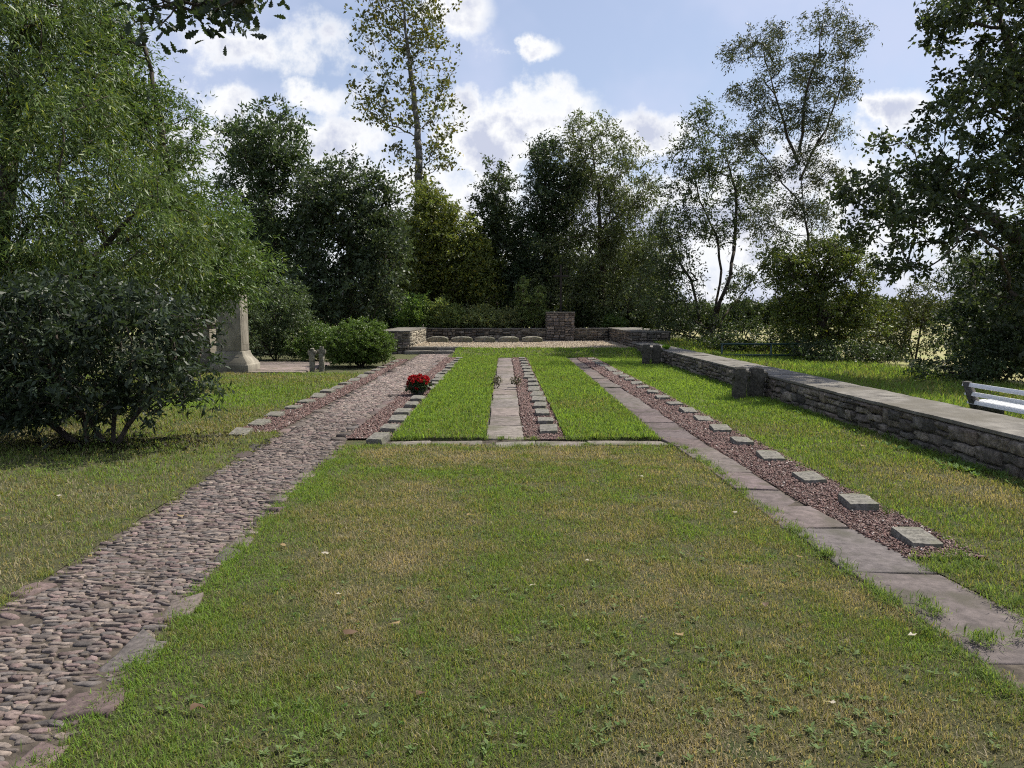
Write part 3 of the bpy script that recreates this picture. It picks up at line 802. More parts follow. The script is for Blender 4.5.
# ------------------------------------------------------------------ bench
be = empty('park_bench', (6.34, 9.1, .08)); tag(be, 'white slatted bench on dark concrete ends behind the low stone wall', 'bench')
def slat(name, y0, y1, x, z, wx, wz, tilt, mat):
    me = rough_box(wx, y1 - y0, wz, 1, .0, .004, 1)
    o = put(name, me, mat, (x, (y0 + y1) / 2, z), (0, tilt, 0), be); return o
for k, (x, z) in enumerate([(-.235, .54), (-.195, .42), (-.155, .305)]):
    slat('backrest_slat', -1.15, 1.12, x, z, .028, .058, .30, M_white)
for k in range(4):
    slat('seat_slat', -1.15, 1.12, -.06 + k * .105, .335 - .0 * k, .085, .028, 0.03, M_white)
for y in (1.02, -1.0):
    V = []; prof = [(-.30, .60), (-.235, .61), (-.09, .30), (.36, .32), (.37, .26), (.22, .22), (.24, -.02), (.02, -.02), (.00, .20), (-.16, .22)]
    for yy in (-.055, .055): V += [(px_, yy, pz_) for px_, pz_ in prof]
    n = len(prof); Fc = [(i, (i + 1) % n, n + (i + 1) % n, n + i) for i in range(n)]
    o = mk('leg', V, [np.array(Fc), np.array([list(range(n))[::-1]]), np.array([list(range(n, 2 * n))])], M_concrete, parent=be)
    o.location = (0.03, y, 0)

# ------------------------------------------------------------------ railing
ra = empty('metal_railing', (8.5, 24.7, 0)); tag(ra, 'low dark green tube railing in front of the shrubs beyond the wall', 'railing')
def tube_mesh(E, n=6):
    """E: list of (p0, p1, r0, r1)"""
    P0 = np.array([e[0] for e in E], float); P1 = np.array([e[1] for e in E], float)
    r0 = np.array([e[2] for e in E], float); r1 = np.array([e[3] for e in E], float)
    return tube_np(P0, P1, r0, r1, n)
def tube_np(P0, P1, r0, r1, n=6):
    d = norm(P1 - P0)
    up = np.where(np.abs(d[:, 2:3]) > .9, np.array([[1., 0, 0]]), np.array([[0, 0, 1.]]))
    a = norm(np.cross(d, up)); b = np.cross(d, a)
    th = np.arange(n) / n * 2 * PI
    o = a[:, None] * np.cos(th)[None, :, None] + b[:, None] * np.sin(th)[None, :, None]
    V = np.concatenate([P0[:, None] + o * r0[:, None, None], P1[:, None] + o * r1[:, None, None]], 1)
    k = len(P0); j = np.arange(n); j2 = (j + 1) % n
    q = np.stack([j, j2, j2 + n, j + n], 1)[None] + np.arange(k)[:, None, None] * 2 * n
    caps = np.concatenate([(np.arange(n)[::-1])[None] + np.arange(k)[:, None] * 2 * n, (np.arange(n) + n)[None] + np.arange(k)[:, None] * 2 * n])
    return V.reshape(-1, 3), q.reshape(-1, 4), caps
for name, z in (('top_rail', .58), ('lower_rail', .22)):
    V, q, cp = tube_mesh([((-1.6, 0, z), (1.9, 0, z), .032, .032)], 10); mk(name, V, [q, cp], M_rail, parent=ra)
for x in (-1.55, .03, 1.85):
    V, q, cp = tube_mesh([((x, 0, -.3), (x, 0, .60), .03, .03)], 10); mk('post', V, [q, cp], M_rail, parent=ra)

# ------------------------------------------------------------------ foliage machinery
def leaf_arrays(P, ax, nm, L_, W_, fold=.12):
    side = norm(np.cross(ax, nm)); nm = np.cross(side, ax)
    l = P + ax * (L_ * .45)[:, None] + side * (W_ / 2)[:, None] + nm * (W_ * fold)[:, None]
    r = P + ax * (L_ * .45)[:, None] - side * (W_ / 2)[:, None] + nm * (W_ * fold)[:, None]
    t = P + ax * L_[:, None] - nm * (L_ * .05)[:, None]
    return np.stack([P, r, t, l], 1).reshape(-1, 3)

def leaf_cloud(C, sig, per, L0, W0, col, droop=.3, up=.6, bias=(0, 0, 0), squash=.8, clump=None, colvar=.35, yellow=0.0):
    """leaves strung on little twigs around the cluster points C"""
    n = len(C) * per
    ci = np.repeat(np.arange(len(C)), per)
    tw = max(4, per // 7)                       # twigs per cluster
    T = norm(R.normal(0, 1, (len(C), tw, 3)) + np.array([0, 0, .25]) + np.array(bias))
    sg = (sig if np.ndim(sig) else np.full(len(C), sig))
    TL = sg[:, None] * (.6 + 1.1 * R.random((len(C), tw)))
    ti = R.integers(0, tw, n)
    tt = R.random(n) ** .6
    dr = T[ci, ti]
    P = C[ci] + dr * (TL[ci, ti] * tt)[:, None] * np.array([1, 1, squash])
    P[:, 2] -= droop * sg[ci] * tt ** 2 * .6
    P += R.normal(0, 1, (n, 3)) * (sg[ci] * .09)[:, None]
    ax = norm(dr * .6 + R.normal(0, .6, (n, 3)) + np.array([0, 0, -droop]) + np.array(bias) * .5)
    nm = norm(R.normal(0, .6, (n, 3)) + np.array([0, 0, up]))
    L_ = L0 * (.6 + .7 * R.random(n)); W_ = W0 * (.6 + .7 * R.random(n))
    V = leaf_arrays(P, ax, nm, L_, W_)
    cv = (1 + colvar * R.normal(0, .6, len(C)))[ci].clip(.45, 1.7)
    c = np.array(col)[None] * cv[:, None] * (.75 + .5 * R.random(n))[:, None]
    if yellow:
        yk = (R.random(n) < yellow)
        c[yk] = c[yk] * np.array([1.9, 1.45, .8])
    return V, c

def crown_points(blobs, n, shell=.5):
    """blobs: (cx, cy, cz, rx, ry, rz); points biased towards the shell, uneven"""
    B = np.array(blobs, float); vol = (B[:, 3] * B[:, 4] * B[:, 5]) ** .75
    pick = R.choice(len(B), n, p=vol / vol.sum())
    d = norm(R.normal(0, 1, (n, 3))); r = R.random(n) ** (1 / 3) * (1 - shell) + shell * (R.random(n) ** .25)
    r *= 1 + R.normal(0, .09, n)
    return B[pick, :3] + d * r[:, None] * B[pick, 3:6]

def branches(trunks, C, r_tip=.008, r_max=.2, power=.48, wob=.06):
    """connect cluster points to trunk polylines; returns edges"""
    nodes = []; par = []; base_r = []
    for tr in trunks:
        prev = -1
        tr = np.array(tr, float)
        # resample with wobble
        for k in range(len(tr) - 1):
            m = max(2, int(np.linalg.norm(tr[k + 1] - tr[k]) / .5))
            for s in range(m):
                p = tr[k] + (tr[k + 1] - tr[k]) * s / m
                if not (k == 0 and s == 0): p = p + R.normal(0, wob * .5, 3) * np.array([1, 1, .2])
                nodes.append(p); par.append(prev); prev = len(nodes) - 1
        nodes.append(tr[-1]); par.append(prev)
    ntr = len(nodes)
    N_ = np.zeros((ntr + len(C) * 3, 3)); N_[:ntr] = np.array(nodes); cnt = ntr
    T = N_[:ntr]
    dmin = np.array([np.min(np.linalg.norm(T - c, axis=1)) for c in C])
    zlow = T[:, 2].min()
    isleaf = []
    ok = np.ones(ntr + len(C) * 3, bool)
    for i_, p in enumerate(N_[:ntr]):
        ok[i_] = (p[2] - zlow) > .22 * (T[:, 2].max() - zlow)
    if not ok[:ntr].any(): ok[:ntr] = True
    for ci in np.argsort(dmin):
        c = C[ci]
        D = N_[:cnt] - c
        dist = np.linalg.norm(D, axis=1)
        cost = dist + .9 * np.maximum(0, D[:, 2] + .25 * dist) + np.where(ok[:cnt], 0, 1e3)
        j = int(np.argmin(cost)); p0 = N_[j]; L = dist[j]
        v = c - p0
        m1 = p0 + v * .35 + R.normal(0, .04, 3) * L - np.array([0, 0, .04]) * L
        m2 = p0 + v * .7 + R.normal(0, .035, 3) * L + np.array([0, 0, .03]) * L
        N_[cnt] = m1; par.append(j); N_[cnt + 1] = m2; par.append(cnt); N_[cnt + 2] = c; par.append(cnt + 1)
        isleaf.append(cnt + 2); cnt += 3
    par = np.array(par); load = np.zeros(cnt); load[isleaf] = 1
    for i in range(cnt - 1, -1, -1):
        if par[i] >= 0: load[par[i]] += load[i]
    load = np.maximum(load, 1)
    r = r_tip * load ** power
    k = r_max / r[:ntr].max() if ntr else 1
    tail = np.arange(ntr)
    r = np.minimum(r * (1 + (k - 1) * ss(1, load.max(), load)), r_max)
    ch = np.where(par >= 0)[0]
    r0 = np.minimum(r[par[ch]], r[ch] * 1.45)
    r0 = np.where(ch < ntr, r[par[ch]], r0)
    return N_[par[ch]], N_[ch], r0, r[ch]

def tree(name, label, cat, trunks, blobs, ncl, per, sig, L0, W0, col, mat=None, bark=None, r_max=.2, r_tip=.008, droop=.3, up=.6, bias=(0, 0, 0), shell=.5, group=None, colvar=.35, yellow=0, extra=None, zmin=.15, squash=.8, part='trunk', crown='crown'):
    b = np.array(trunks[0][0], float)
    root = empty(name, tuple(b)); tag(root, label, cat, group)
    C = crown_points(blobs, ncl, shell)
    C = C[C[:, 2] > zmin]
    if extra is not None: C = np.concatenate([C, extra])
    P0, P1, r0, r1 = branches(trunks, C, r_tip, r_max)
    V, q, cp = tube_np(P0, P1, r0, r1, 6)
    mk(part, V - b, [q, cp], bark or M_bark, parent=root, smooth=False)
    sg = sig * (.7 + .6 * R.random(len(C)))
    V, c = leaf_cloud(C, sg, per, L0, W0, col, droop, up, bias, squash, colvar=colvar, yellow=yellow)
    V = V.reshape(-1, 4, 3)
    keep = V[:, :, 2].min(1) > .02
    V = V[keep]; c = c[keep]
    mk(crown, V.reshape(-1, 3) - b, [np.arange(len(V) * 4).reshape(-1, 4)], mat or M_leaf, c, parent=root)
    return root

def pb(Y, lst, ry=None):
    """pixel ellipses (px, py, rx, ry) at depth Y -> crown blobs"""
    out = []
    for e in lst:
        px, py, rx, rz = e[:4]; yy = Y + (e[4] if len(e) > 4 else 0)
        c = at(px, py, yy); sx, sz = rx * yy / F, rz * yy / F
        out.append((c[0], yy, c[2], sx, ry if ry else min(sx, sz) if min(sx, sz) > .5 * max(sx, sz) else .7 * sx, sz))
    return out
def tp(Y, pts):
    """trunk path through pixels at depth Y (first one dropped onto the ground)"""
    o = [at(px, py, Y) for px, py in pts]
    o[0][2] = float(gz(o[0][0], Y)) - .1
    return o

DK = (.07, .105, .046); MID = (.055, .085, .022); LT = (.085, .13, .03); WIL = (.088, .135, .04); GREYG = (.07, .09, .045)

# -- dark laurel shrub, near
tree('laurel_shrub', 'broad dark glossy laurel shrub with many thin stems on the near lawn', 'shrub',
     [[(-4.75, 9.3, -.05), (-4.7, 9.3, .5), (-4.6, 9.3, 1.3)], [(-4.85, 9.35, -.05), (-5.3, 9.3, .6), (-5.6, 9.3, 1.2)], [(-4.7, 9.25, -.05), (-4.3, 9.2, .5), (-3.9, 9.2, 1.1)], [(-5.2, 9.4, -.05), (-5.9, 9.4, .6), (-6.3, 9.5, 1.0)], [(-5.0, 9.2, -.05), (-5.1, 9.0, .7), (-5.2, 9.0, 1.4)]],
     pb(9.3, [(120, 330, 62, 46), (50, 325, 66, 44), (172, 345, 36, 30), (0, 340, 56, 50), (95, 378, 74, 28), (20, 395, 60, 22), (186, 388, 24, 16), (148, 310, 34, 18), (-40, 350, 50, 60), (85, 305, 44, 18), (15, 312, 46, 24), (105, 285, 12, 16), (40, 290, 12, 16), (165, 298, 9, 14), (130, 292, 9, 14), (140, 405, 30, 14), (200, 362, 14, 16), (60, 408, 60, 16), (0, 405, 50, 22), (70, 290, 16, 12), (190, 322, 18, 14)], 1.1),
     540, 46, .21, .10, .034, (.036, .055, .028), M_leaf, r_max=.04, r_tip=.003, droop=.35, up=.3, shell=.2, colvar=.35, zmin=.25, part='stem', crown='foliage')
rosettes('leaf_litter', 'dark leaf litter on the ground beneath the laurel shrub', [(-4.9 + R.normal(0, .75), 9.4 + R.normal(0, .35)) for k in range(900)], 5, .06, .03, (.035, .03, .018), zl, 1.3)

# -- big willow like tree at the left
tree('willow_tree', 'large willow-like tree with narrow pale leaves overhanging the laurel shrub', 'tree',
     [[(-8.2, 12.5, -.1), (-8.0, 12.5, 2.5), (-7.6, 12.4, 5), (-7.4, 12.3, 7.5)], [(-8.4, 12.8, -.1), (-9.0, 12.8, 3), (-9.4, 12.8, 6.5)], [(-8.0, 12.3, -.1), (-6.6, 12.2, 2.2), (-5.6, 12.1, 3.2)]],
     pb(12.3, [(40, 60, 60, 85), (20, 160, 80, 90), (90, 150, 62, 80), (130, 220, 70, 60), (60, 250, 90, 50), (-20, 50, 70, 120), (175, 240, 40, 32), (10, -30, 90, 60), (0, 270, 70, 50), (-60, 200, 60, 120)], 1.6),
     700, 85, .38, .13, .024, (.088, .135, .04), M_leaf, r_max=.16, r_tip=.005, droop=.75, up=.3, shell=.45, bias=(.2, -.1, 0), colvar=.35, yellow=.12)
tree('ash_tree', 'light green tree rising between the willow and the monument', 'tree',
     [[(-6.9, 16.5, -.1), (-6.7, 16.5, 2.5), (-7.0, 16.4, 5), (-7.4, 16.4, 7.5)], [(-6.8, 16.4, -.1), (-6.0, 16.3, 2.6), (-5.4, 16.2, 3.6)]],
     pb(16.4, [(120, 90, 36, 55), (100, 60, 40, 50), (155, 140, 42, 60), (185, 190, 42, 50), (215, 225, 34, 36), (150, 220, 60, 50), (225, 262, 34, 18), (75, 110, 50, 80), (105, 20, 25, 35), (180, 258, 50, 22), (225, 283, 30, 10, -.6), (205, 292, 26, 14, -.6), (248, 262, 22, 10, -.3)], 1.4),
     640, 80, .40, .12, .032, (.09, .145, .038), M_leaf, r_max=.14, r_tip=.005, droop=.5, up=.4, shell=.45, bias=(.15, 0, .1), colvar=.35, yellow=.06)

# -- mid shrubs round the monument court
def bush(name, label, Y, base_px, lst, ncl, per, sig, L0, W0, col, mat=None, ry=None, cat='bush', shell=.6, **kw):
    bx = at(base_px, 350, Y)[0]
    z0 = float(gz(bx, Y)) - .05
    cb = pb(Y, lst, ry)
    trs = []
    for k in range(4):
        q = cb[k % len(cb)]
        trs.append([(bx + 0, Y, z0), (bx * .6 + q[0] * .4, Y, z0 + (q[2] - z0) * .45), (q[0], q[1], q[2])])
    return tree(name, label, cat, trs, cb, ncl, per, sig, L0, W0, col, mat, r_max=.035, r_tip=.0035, shell=shell, part='stem', crown='foliage', zmin=.12, **kw)
bush('clipped_bush', 'rounded clipped evergreen bush at the edge of the cobbled path', 22.8, 361, [(361, 343, 31, 25), (375, 345, 20, 22), (345, 350, 22, 20)], 900, 70, .085, .05, .026, (.095, .155, .03), M_leaf, .95, shell=.9, up=.7, droop=.0, colvar=.15)
bush('clipped_bush', 'lower lighter clipped bush between the stone crosses and the monument', 25.5, 318, [(318, 345, 22, 22), (300, 350, 20, 18), (330, 345, 20, 18)], 260, 55, .16, .075, .035, (.085, .14, .032), M_leaf, .9, shell=.85, up=.7, droop=0)
bush('rounded_shrub', 'grey green rounded shrub right behind the monument court', 26, 275, [(275, 315, 38, 30), (262, 340, 30, 22), (295, 335, 26, 24), (285, 295, 26, 16)], 380, 60, .22, .085, .035, (.075, .11, .045), M_leaf, 1.3, cat='shrub')
bush('rounded_shrub', 'dark shrub standing behind the monument shaft', 24.5, 225, [(225, 290, 34, 30), (210, 330, 40, 30), (245, 320, 20, 30)], 260, 55, .22, .09, .036, (.065, .095, .04), M_leaf, 1.0, cat='shrub')

# -- tall dark trees at the back left
def bigtree(name, label, Y, trunk, lst, ncl, per, sig, L0, W0, col, ry=2.2, **kw):
    return tree(name, label, 'tree', [tp(Y, trunk)] + kw.pop('more', []), pb(Y, lst, ry), ncl, per, sig, L0, W0, col, **kw)
bigtree('dark_tree', 'tall dark dense tree with a feathery top beyond the monument', 34, [(265, 345), (266, 280), (265, 200), (262, 120)],
        [(262, 150, 30, 42), (250, 200, 38, 55), (285, 200, 34, 60), (265, 260, 52, 55), (240, 150, 18, 28), (285, 140, 18, 32), (255, 310, 50, 30)], 520, 56, .5, .19, .085, DK, ry=2.0, r_max=.2, shell=.6, up=.6, bias=(0, 0, .35), droop=.1)
bigtree('dark_tree', 'very dark rounded tree above the clipped evergreen bush', 33, [(352, 345), (350, 280), (352, 200)],
        [(352, 205, 40, 50), (335, 240, 42, 60), (375, 230, 32, 60), (350, 290, 55, 40), (318, 200, 22, 40), (390, 260, 20, 50), (325, 300, 40, 30)], 560, 56, .5, .19, .09, (.058, .084, .04), ry=2.2, r_max=.22, shell=.6, droop=.1)
bigtree('poplar_tree', 'very tall airy poplar with sparse yellowing leaves and a bare-looking trunk', 44, [(421, 345), (420, 230), (418, 130), (405, 30), (400, -60)],
        [(385, 40, 34, 42), (430, 60, 26, 50), (400, 110, 42, 26), (440, 120, 20, 40), (372, 100, 26, 26), (400, -30, 50, 50), (415, 160, 28, 30), (445, 155, 16, 16), (380, 10, 26, 30), (430, 20, 22, 30), (425, 200, 14, 20)], 400, 17, .60, .22, .14, (.10, .115, .035), ry=2.0, r_max=.24, r_tip=.008, shell=.2, up=.2, yellow=.2, bark=M_bark_pale, bias=(0, 0, .25), droop=.1)
bigtree('ivy_tree', 'yellowing green tree below the tall poplar', 40, [(430, 345), (432, 290), (434, 240)],
        [(432, 240, 34, 42), (415, 270, 30, 40), (455, 260, 30, 50), (440, 215, 18, 26), (475, 280, 28, 40), (425, 200, 10, 16)], 640, 60, .5, .18, .08, (.12, .15, .035), ry=2.2, r_max=.2, yellow=.12)
bigtree('young_tree', 'slim open tree with light showing through between poplar and dark spruce', 42, [(495, 345), (496, 260), (498, 180)],
        [(497, 190, 16, 28), (488, 220, 20, 28), (508, 225, 18, 28), (495, 260, 30, 34)], 340, 46, .45, .17, .085, (.055, .08, .032), ry=1.6, r_max=.14, droop=.1)
bigtree('dark_spruce', 'narrow dark evergreen tree behind the terrace', 41, [(545, 345), (545, 250), (545, 150)],
        [(545, 160, 15, 24), (540, 200, 22, 32), (560, 200, 20, 30), (540, 250, 32, 40), (530, 290, 40, 30), (575, 180, 12, 26)], 560, 60, .42, .17, .075, (.045, .07, .03), ry=1.8, r_max=.2, droop=.3)
bigtree('feathery_tree', 'broad feathery grey green tree behind the stone pier', 40, [(600, 345), (602, 270), (598, 190), (590, 130)],
        [(590, 128, 24, 20), (605, 160, 34, 30), (630, 185, 34, 30), (600, 210, 48, 40), (640, 230, 40, 34), (580, 260, 46, 42), (620, 280, 50, 36), (655, 255, 26, 28), (570, 150, 12, 20), (560, 300, 40, 26), (610, 305, 50, 24)], 900, 60, .52, .17, .06, (.095, .12, .045), ry=2.6, r_max=.22, shell=.4, bias=(-.15, 0, 0), droop=.4)
# multi stem tree at the wall corner
trk = [(706, 352)]
Y = 31
def W(px, py, dy=0): return at(px, py, Y + dy)
b0 = W(708, 352); b0[2] = -.3
mult = [[b0, W(716, 310), W(722, 270), W(716, 235, .5), W(700, 200, 1), W(690, 160, 1)], [b0, W(716, 312), W(730, 275, -.5), W(735, 240), W(735, 190), W(725, 150)], [b0, W(722, 320), W(745, 290, .5), W(765, 262, .5), W(782, 240)], [b0, W(700, 310), W(690, 280), W(672, 250, .6), W(655, 215)]]
tree('leaning_tree', 'open multi-stemmed tree with thin leaning limbs at the wall corner', 'tree', mult,
     pb(Y, [(700, 150, 30, 34), (735, 165, 36, 34), (690, 200, 34, 40), (750, 200, 26, 26), (680, 290, 26, 40), (665, 250, 24, 34), (770, 245, 24, 20), (700, 325, 30, 22), (745, 290, 20, 24), (720, 230, 20, 20), (700, 115, 14, 12), (655, 290, 24, 30), (675, 320, 26, 22)], 1.7),
     620, 44, .40, .13, .055, (.06, .085, .032), r_max=.11, r_tip=.005, shell=.2, droop=.25)
Y = 27
def W(px, py, dy=0): return at(px, py, Y + dy)
b0 = W(834, 352); b0[2] = -.4
tree('birch_tree', 'tall windswept birch with drooping sprays leaning over the ivy mound', 'tree',
     [[b0, W(818, 290), W(806, 235), W(800, 170), W(798, 130)], [W(799, 165), W(780, 110, .6), W(765, 60, .9), W(762, 30, 1)], [W(799, 150), W(806, 100, -.4), W(818, 55, -.6), W(824, 15, -.7)], [W(800, 180), W(825, 130, .5), W(842, 80, .9), W(852, 40, 1)], [W(803, 210), W(775, 170, -.6), W(752, 140, -1), W(745, 120, -1)]],
     pb(Y, [(768, 40, 22, 16), (742, 50, 16, 8), (826, 22, 22, 12), (850, 40, 13, 20), (790, 70, 22, 14), (755, 90, 22, 14), (815, 70, 18, 18), (842, 85, 16, 16), (775, 120, 24, 16), (808, 115, 18, 18), (750, 140, 16, 12), (835, 130, 16, 16), (800, 160, 24, 14), (770, 180, 20, 14), (825, 175, 16, 14), (795, 205, 24, 12), (770, 225, 16, 12), (822, 215, 14, 14)], 1.2),
     460, 74, .36, .095, .038, (.065, .08, .038), r_max=.055, r_tip=.0035, shell=.1, bias=(-.7, 0, .05), droop=.7, up=.2, yellow=.05, colvar=.3)
bigtree('ivy_clad_tree', 'squat tree trunk smothered in yellow green ivy beyond the railing', 25.5, [(830, 365), (822, 320), (815, 270)],
        [(815, 262, 40, 26), (795, 290, 26, 30), (845, 275, 34, 32), (820, 310, 44, 36), (860, 320, 30, 34), (830, 250, 26, 16), (800, 335, 26, 24), (785, 265, 20, 20)], 620, 54, .30, .085, .06, (.085, .115, .028), ry=1.5, r_max=.2, yellow=.10, shell=.65, droop=.3)
# -- large oak at the right edge
Yo = 17
def W2(px, py, dy=0): return at(px, py, Yo + dy)
b0 = W2(1075, 400); b0[2] = -.5
oak = [[b0, W2(1070, 300), W2(1060, 200), W2(1030, 100), W2(1000, 20)], [b0, W2(1060, 290), W2(1010, 230), W2(950, 190)], [b0, W2(1075, 250), W2(1100, 120), W2(1110, 0)], [b0, W2(1050, 320), W2(1010, 290), W2(1000, 250, -1)]]
tree('oak_tree', 'huge dark oak with a ragged crown reaching over the bench', 'tree', oak,
     pb(Yo, [(985, 20, 40, 26), (1015, 60, 30, 34), (965, 95, 34, 26), (1000, 120, 40, 26), (925, 140, 36, 26), (905, 190, 44, 26), (960, 170, 46, 26), (1010, 190, 40, 36), (880, 225, 30, 20), (940, 225, 44, 24), (1060, 90, 40, 90), (1010, 245, 36, 26), (1045, 310, 36, 60), (945, 18, 22, 12), (1090, 220, 60, 100), (1010, -30, 70, 40), (905, 262, 26, 12), (1000, 290, 20, 26), (860, 190, 16, 14), (1000, 345, 30, 24)], 1.7),
     640, 62, .30, .12, .074, (.056, .078, .032), r_max=.32, r_tip=.006, shell=.35, droop=.25, up=.5)
# shrubs beyond the wall
bush('field_shrub', 'bramble shrub with yellowing leaves in front of the stubble field', 27, 915, [(905, 330, 36, 26), (880, 345, 30, 22), (925, 300, 24, 24), (900, 360, 40, 14)], 300, 45, .28, .085, .045, (.055, .075, .022), ry=1.2, cat='shrub', yellow=.15)
bush('field_shrub', 'green hawthorn shrub between the oak and the stubble field', 24, 985, [(985, 300, 36, 40), (970, 270, 26, 26), (1000, 340, 30, 34), (960, 330, 20, 20)], 300, 45, .28, .085, .045, (.04, .07, .025), ry=1.2, cat='shrub')
bush('field_shrub', 'tall dark shrub filling the space beneath the oak crown', 19.5, 1000, [(1000, 300, 40, 44), (1035, 270, 40, 60), (965, 330, 30, 30), (1010, 350, 40, 24), (980, 265, 16, 16)], 380, 50, .26, .09, .05, (.045, .068, .028), ry=1.0, cat='shrub')
bush('field_shrub', 'low dark undergrowth shrub behind the white bench', 17, 1000, [(1000, 360, 50, 24), (950, 372, 40, 14), (1040, 340, 30, 40)], 300, 45, .22, .08, .04, (.05, .075, .03), ry=.9, cat='shrub')
bush('field_shrub', 'low bramble shrub behind the green railing', 28, 760, [(745, 335, 30, 18), (775, 350, 30, 12), (720, 345, 26, 14), (790, 330, 22, 16)], 260, 45, .25, .08, .045, (.05, .075, .025), ry=1.0, cat='shrub', yellow=.05)
bush('field_shrub', 'dark low shrub at the foot of the ivy clad tree', 23.5, 860, [(850, 355, 44, 18), (885, 362, 34, 14), (815, 355, 26, 16)], 260, 45, .22, .08, .045, (.05, .075, .03), ry=.9, cat='shrub')
# behind the terrace wall
def wallshrub(px, top, w_, Y, col, label, name='garden_shrub', yellow=.05, per=45, ncl=150, L0=.12, W0=.045):
    h = 330 - top
    bush(name, label, Y, px, [(px, top + h * .55, w_, h * .5), (px - w_ * .4, top + h * .7, w_ * .6, h * .35), (px + w_ * .45, top + h * .65, w_ * .6, h * .38)], ncl, per, .25, L0, W0, col, ry=.9, cat='shrub', yellow=yellow, bias=(0, 0, .5), droop=0, up=.2)
wallshrub(412, 292, 20, 37.4, (.16, .26, .06), 'bright green leafy shrub behind the side wall by the steps')
wallshrub(442, 298, 20, 37.3, (.19, .25, .08), 'yellow green flowering shrub behind the first memorial stone')
wallshrub(478, 305, 22, 37.3, (.19, .23, .09), 'low yellow green shrub behind the middle memorial stones')
wallshrub(508, 308, 16, 37.3, (.17, .2, .08), 'low straggly shrub beside the young cypress')
wallshrub(385, 285, 26, 39, (.08, .13, .045), 'dark green shrub over the clipped evergreen bush')
wallshrub(590, 300, 26, 39, (.06, .09, .035), 'dark shrub behind the stone pier')
wallshrub(640, 306, 24, 39.5, (.05, .075, .022), 'shrub behind the high corner block of the wall', yellow=.1)
wallshrub(612, 316, 12, 38.4, (.10, .16, .045), 'small bright green sapling behind the terrace wall')
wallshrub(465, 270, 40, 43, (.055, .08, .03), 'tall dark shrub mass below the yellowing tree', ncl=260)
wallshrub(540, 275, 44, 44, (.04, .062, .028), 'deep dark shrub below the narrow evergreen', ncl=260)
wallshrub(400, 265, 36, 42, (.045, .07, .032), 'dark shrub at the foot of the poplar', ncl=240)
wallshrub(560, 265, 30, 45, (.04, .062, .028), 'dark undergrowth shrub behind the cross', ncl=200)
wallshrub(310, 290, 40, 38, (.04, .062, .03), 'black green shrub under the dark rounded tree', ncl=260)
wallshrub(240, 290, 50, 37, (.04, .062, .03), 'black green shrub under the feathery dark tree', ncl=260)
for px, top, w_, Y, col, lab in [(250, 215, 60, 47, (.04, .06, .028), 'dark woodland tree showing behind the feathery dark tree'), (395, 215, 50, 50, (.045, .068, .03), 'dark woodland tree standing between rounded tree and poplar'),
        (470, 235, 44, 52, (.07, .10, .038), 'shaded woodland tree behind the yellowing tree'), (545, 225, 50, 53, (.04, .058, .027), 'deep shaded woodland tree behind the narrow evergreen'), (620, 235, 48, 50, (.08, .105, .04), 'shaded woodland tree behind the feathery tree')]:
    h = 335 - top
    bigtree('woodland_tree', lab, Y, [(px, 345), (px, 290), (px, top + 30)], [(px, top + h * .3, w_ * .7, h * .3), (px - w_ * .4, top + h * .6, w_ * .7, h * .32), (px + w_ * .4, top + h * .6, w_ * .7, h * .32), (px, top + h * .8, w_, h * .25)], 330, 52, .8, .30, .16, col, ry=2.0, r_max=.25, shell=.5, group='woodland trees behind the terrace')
for px, top, w_, Y, col, lab in [(690, 305, 34, 36, (.05, .075, .025), 'hedge shrub behind the trunks of the leaning tree'), (742, 300, 34, 37, (.045, .07, .024), 'hedge shrub seen above the green railing'), (790, 296, 30, 36, (.04, .06, .02), 'hedge shrub behind the ivy clad tree trunk'),
        (865, 292, 44, 34, (.05, .075, .026), 'hedge shrub between the ivy clad tree and the field'), (905, 298, 22, 33, (.07, .085, .025), 'yellowing hedge shrub at the edge of the stubble field'), (985, 280, 34, 34, (.04, .06, .022), 'hedge shrub behind the hawthorn'), (1040, 270, 40, 30, (.05, .07, .03), 'dark hedge shrub behind the oak trunk')]:
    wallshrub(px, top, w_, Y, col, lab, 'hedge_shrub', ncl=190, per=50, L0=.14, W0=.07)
p = at(60, 300, 14.5)
bush('understory_shrub', 'shaded shrub filling the gap behind the laurel and the willow trunks', 14.5, 60, [(30, 280, 60, 34), (110, 285, 60, 34), (170, 295, 40, 26), (-30, 290, 50, 40), (60, 320, 80, 30)], 420, 55, .3, .10, .035, (.06, .09, .03), ry=1.0, cat='shrub')
# young cypress
Y = 37.3
p = at(528, 330, Y)
tree('young_cypress', 'pair-topped small conifer with layered pale green branches behind the wall', 'conifer',
     [[(p[0] - .3, Y, 0), at(524, 300, Y), at(523, 278, Y)], [(p[0] + .2, Y, 0), at(537, 305, Y), at(539, 285, Y)]],
     pb(Y, [(523, 288, 6, 12), (539, 295, 7, 12), (527, 306, 14, 13), (536, 314, 16, 12), (522, 318, 14, 10)], .6), 260, 46, .17, .10, .035, (.15, .20, .06), droop=.4, up=.8, squash=.35, r_max=.06)
# leaf sprays hanging in front of the monument, part of the ash
def litter_leaves(): pass

# far woods on the skyline
V0, c0 = leaf_cloud(crown_points([(x, 240 + R.uniform(-20, 20), R.uniform(-1, 2.5), 9, 5, R.uniform(3, 6)) for x in np.linspace(-160, 240, 60)], 2600, .5), 1.6, 16, 1.1, .8, (.05, .07, .03))
tag(mk('far_woods', V0, [np.arange(len(V0)).reshape(-1, 4)], M_leaf, c0), 'far line of woods on the skyline beyond the fields', 'woods', kind='stuff')

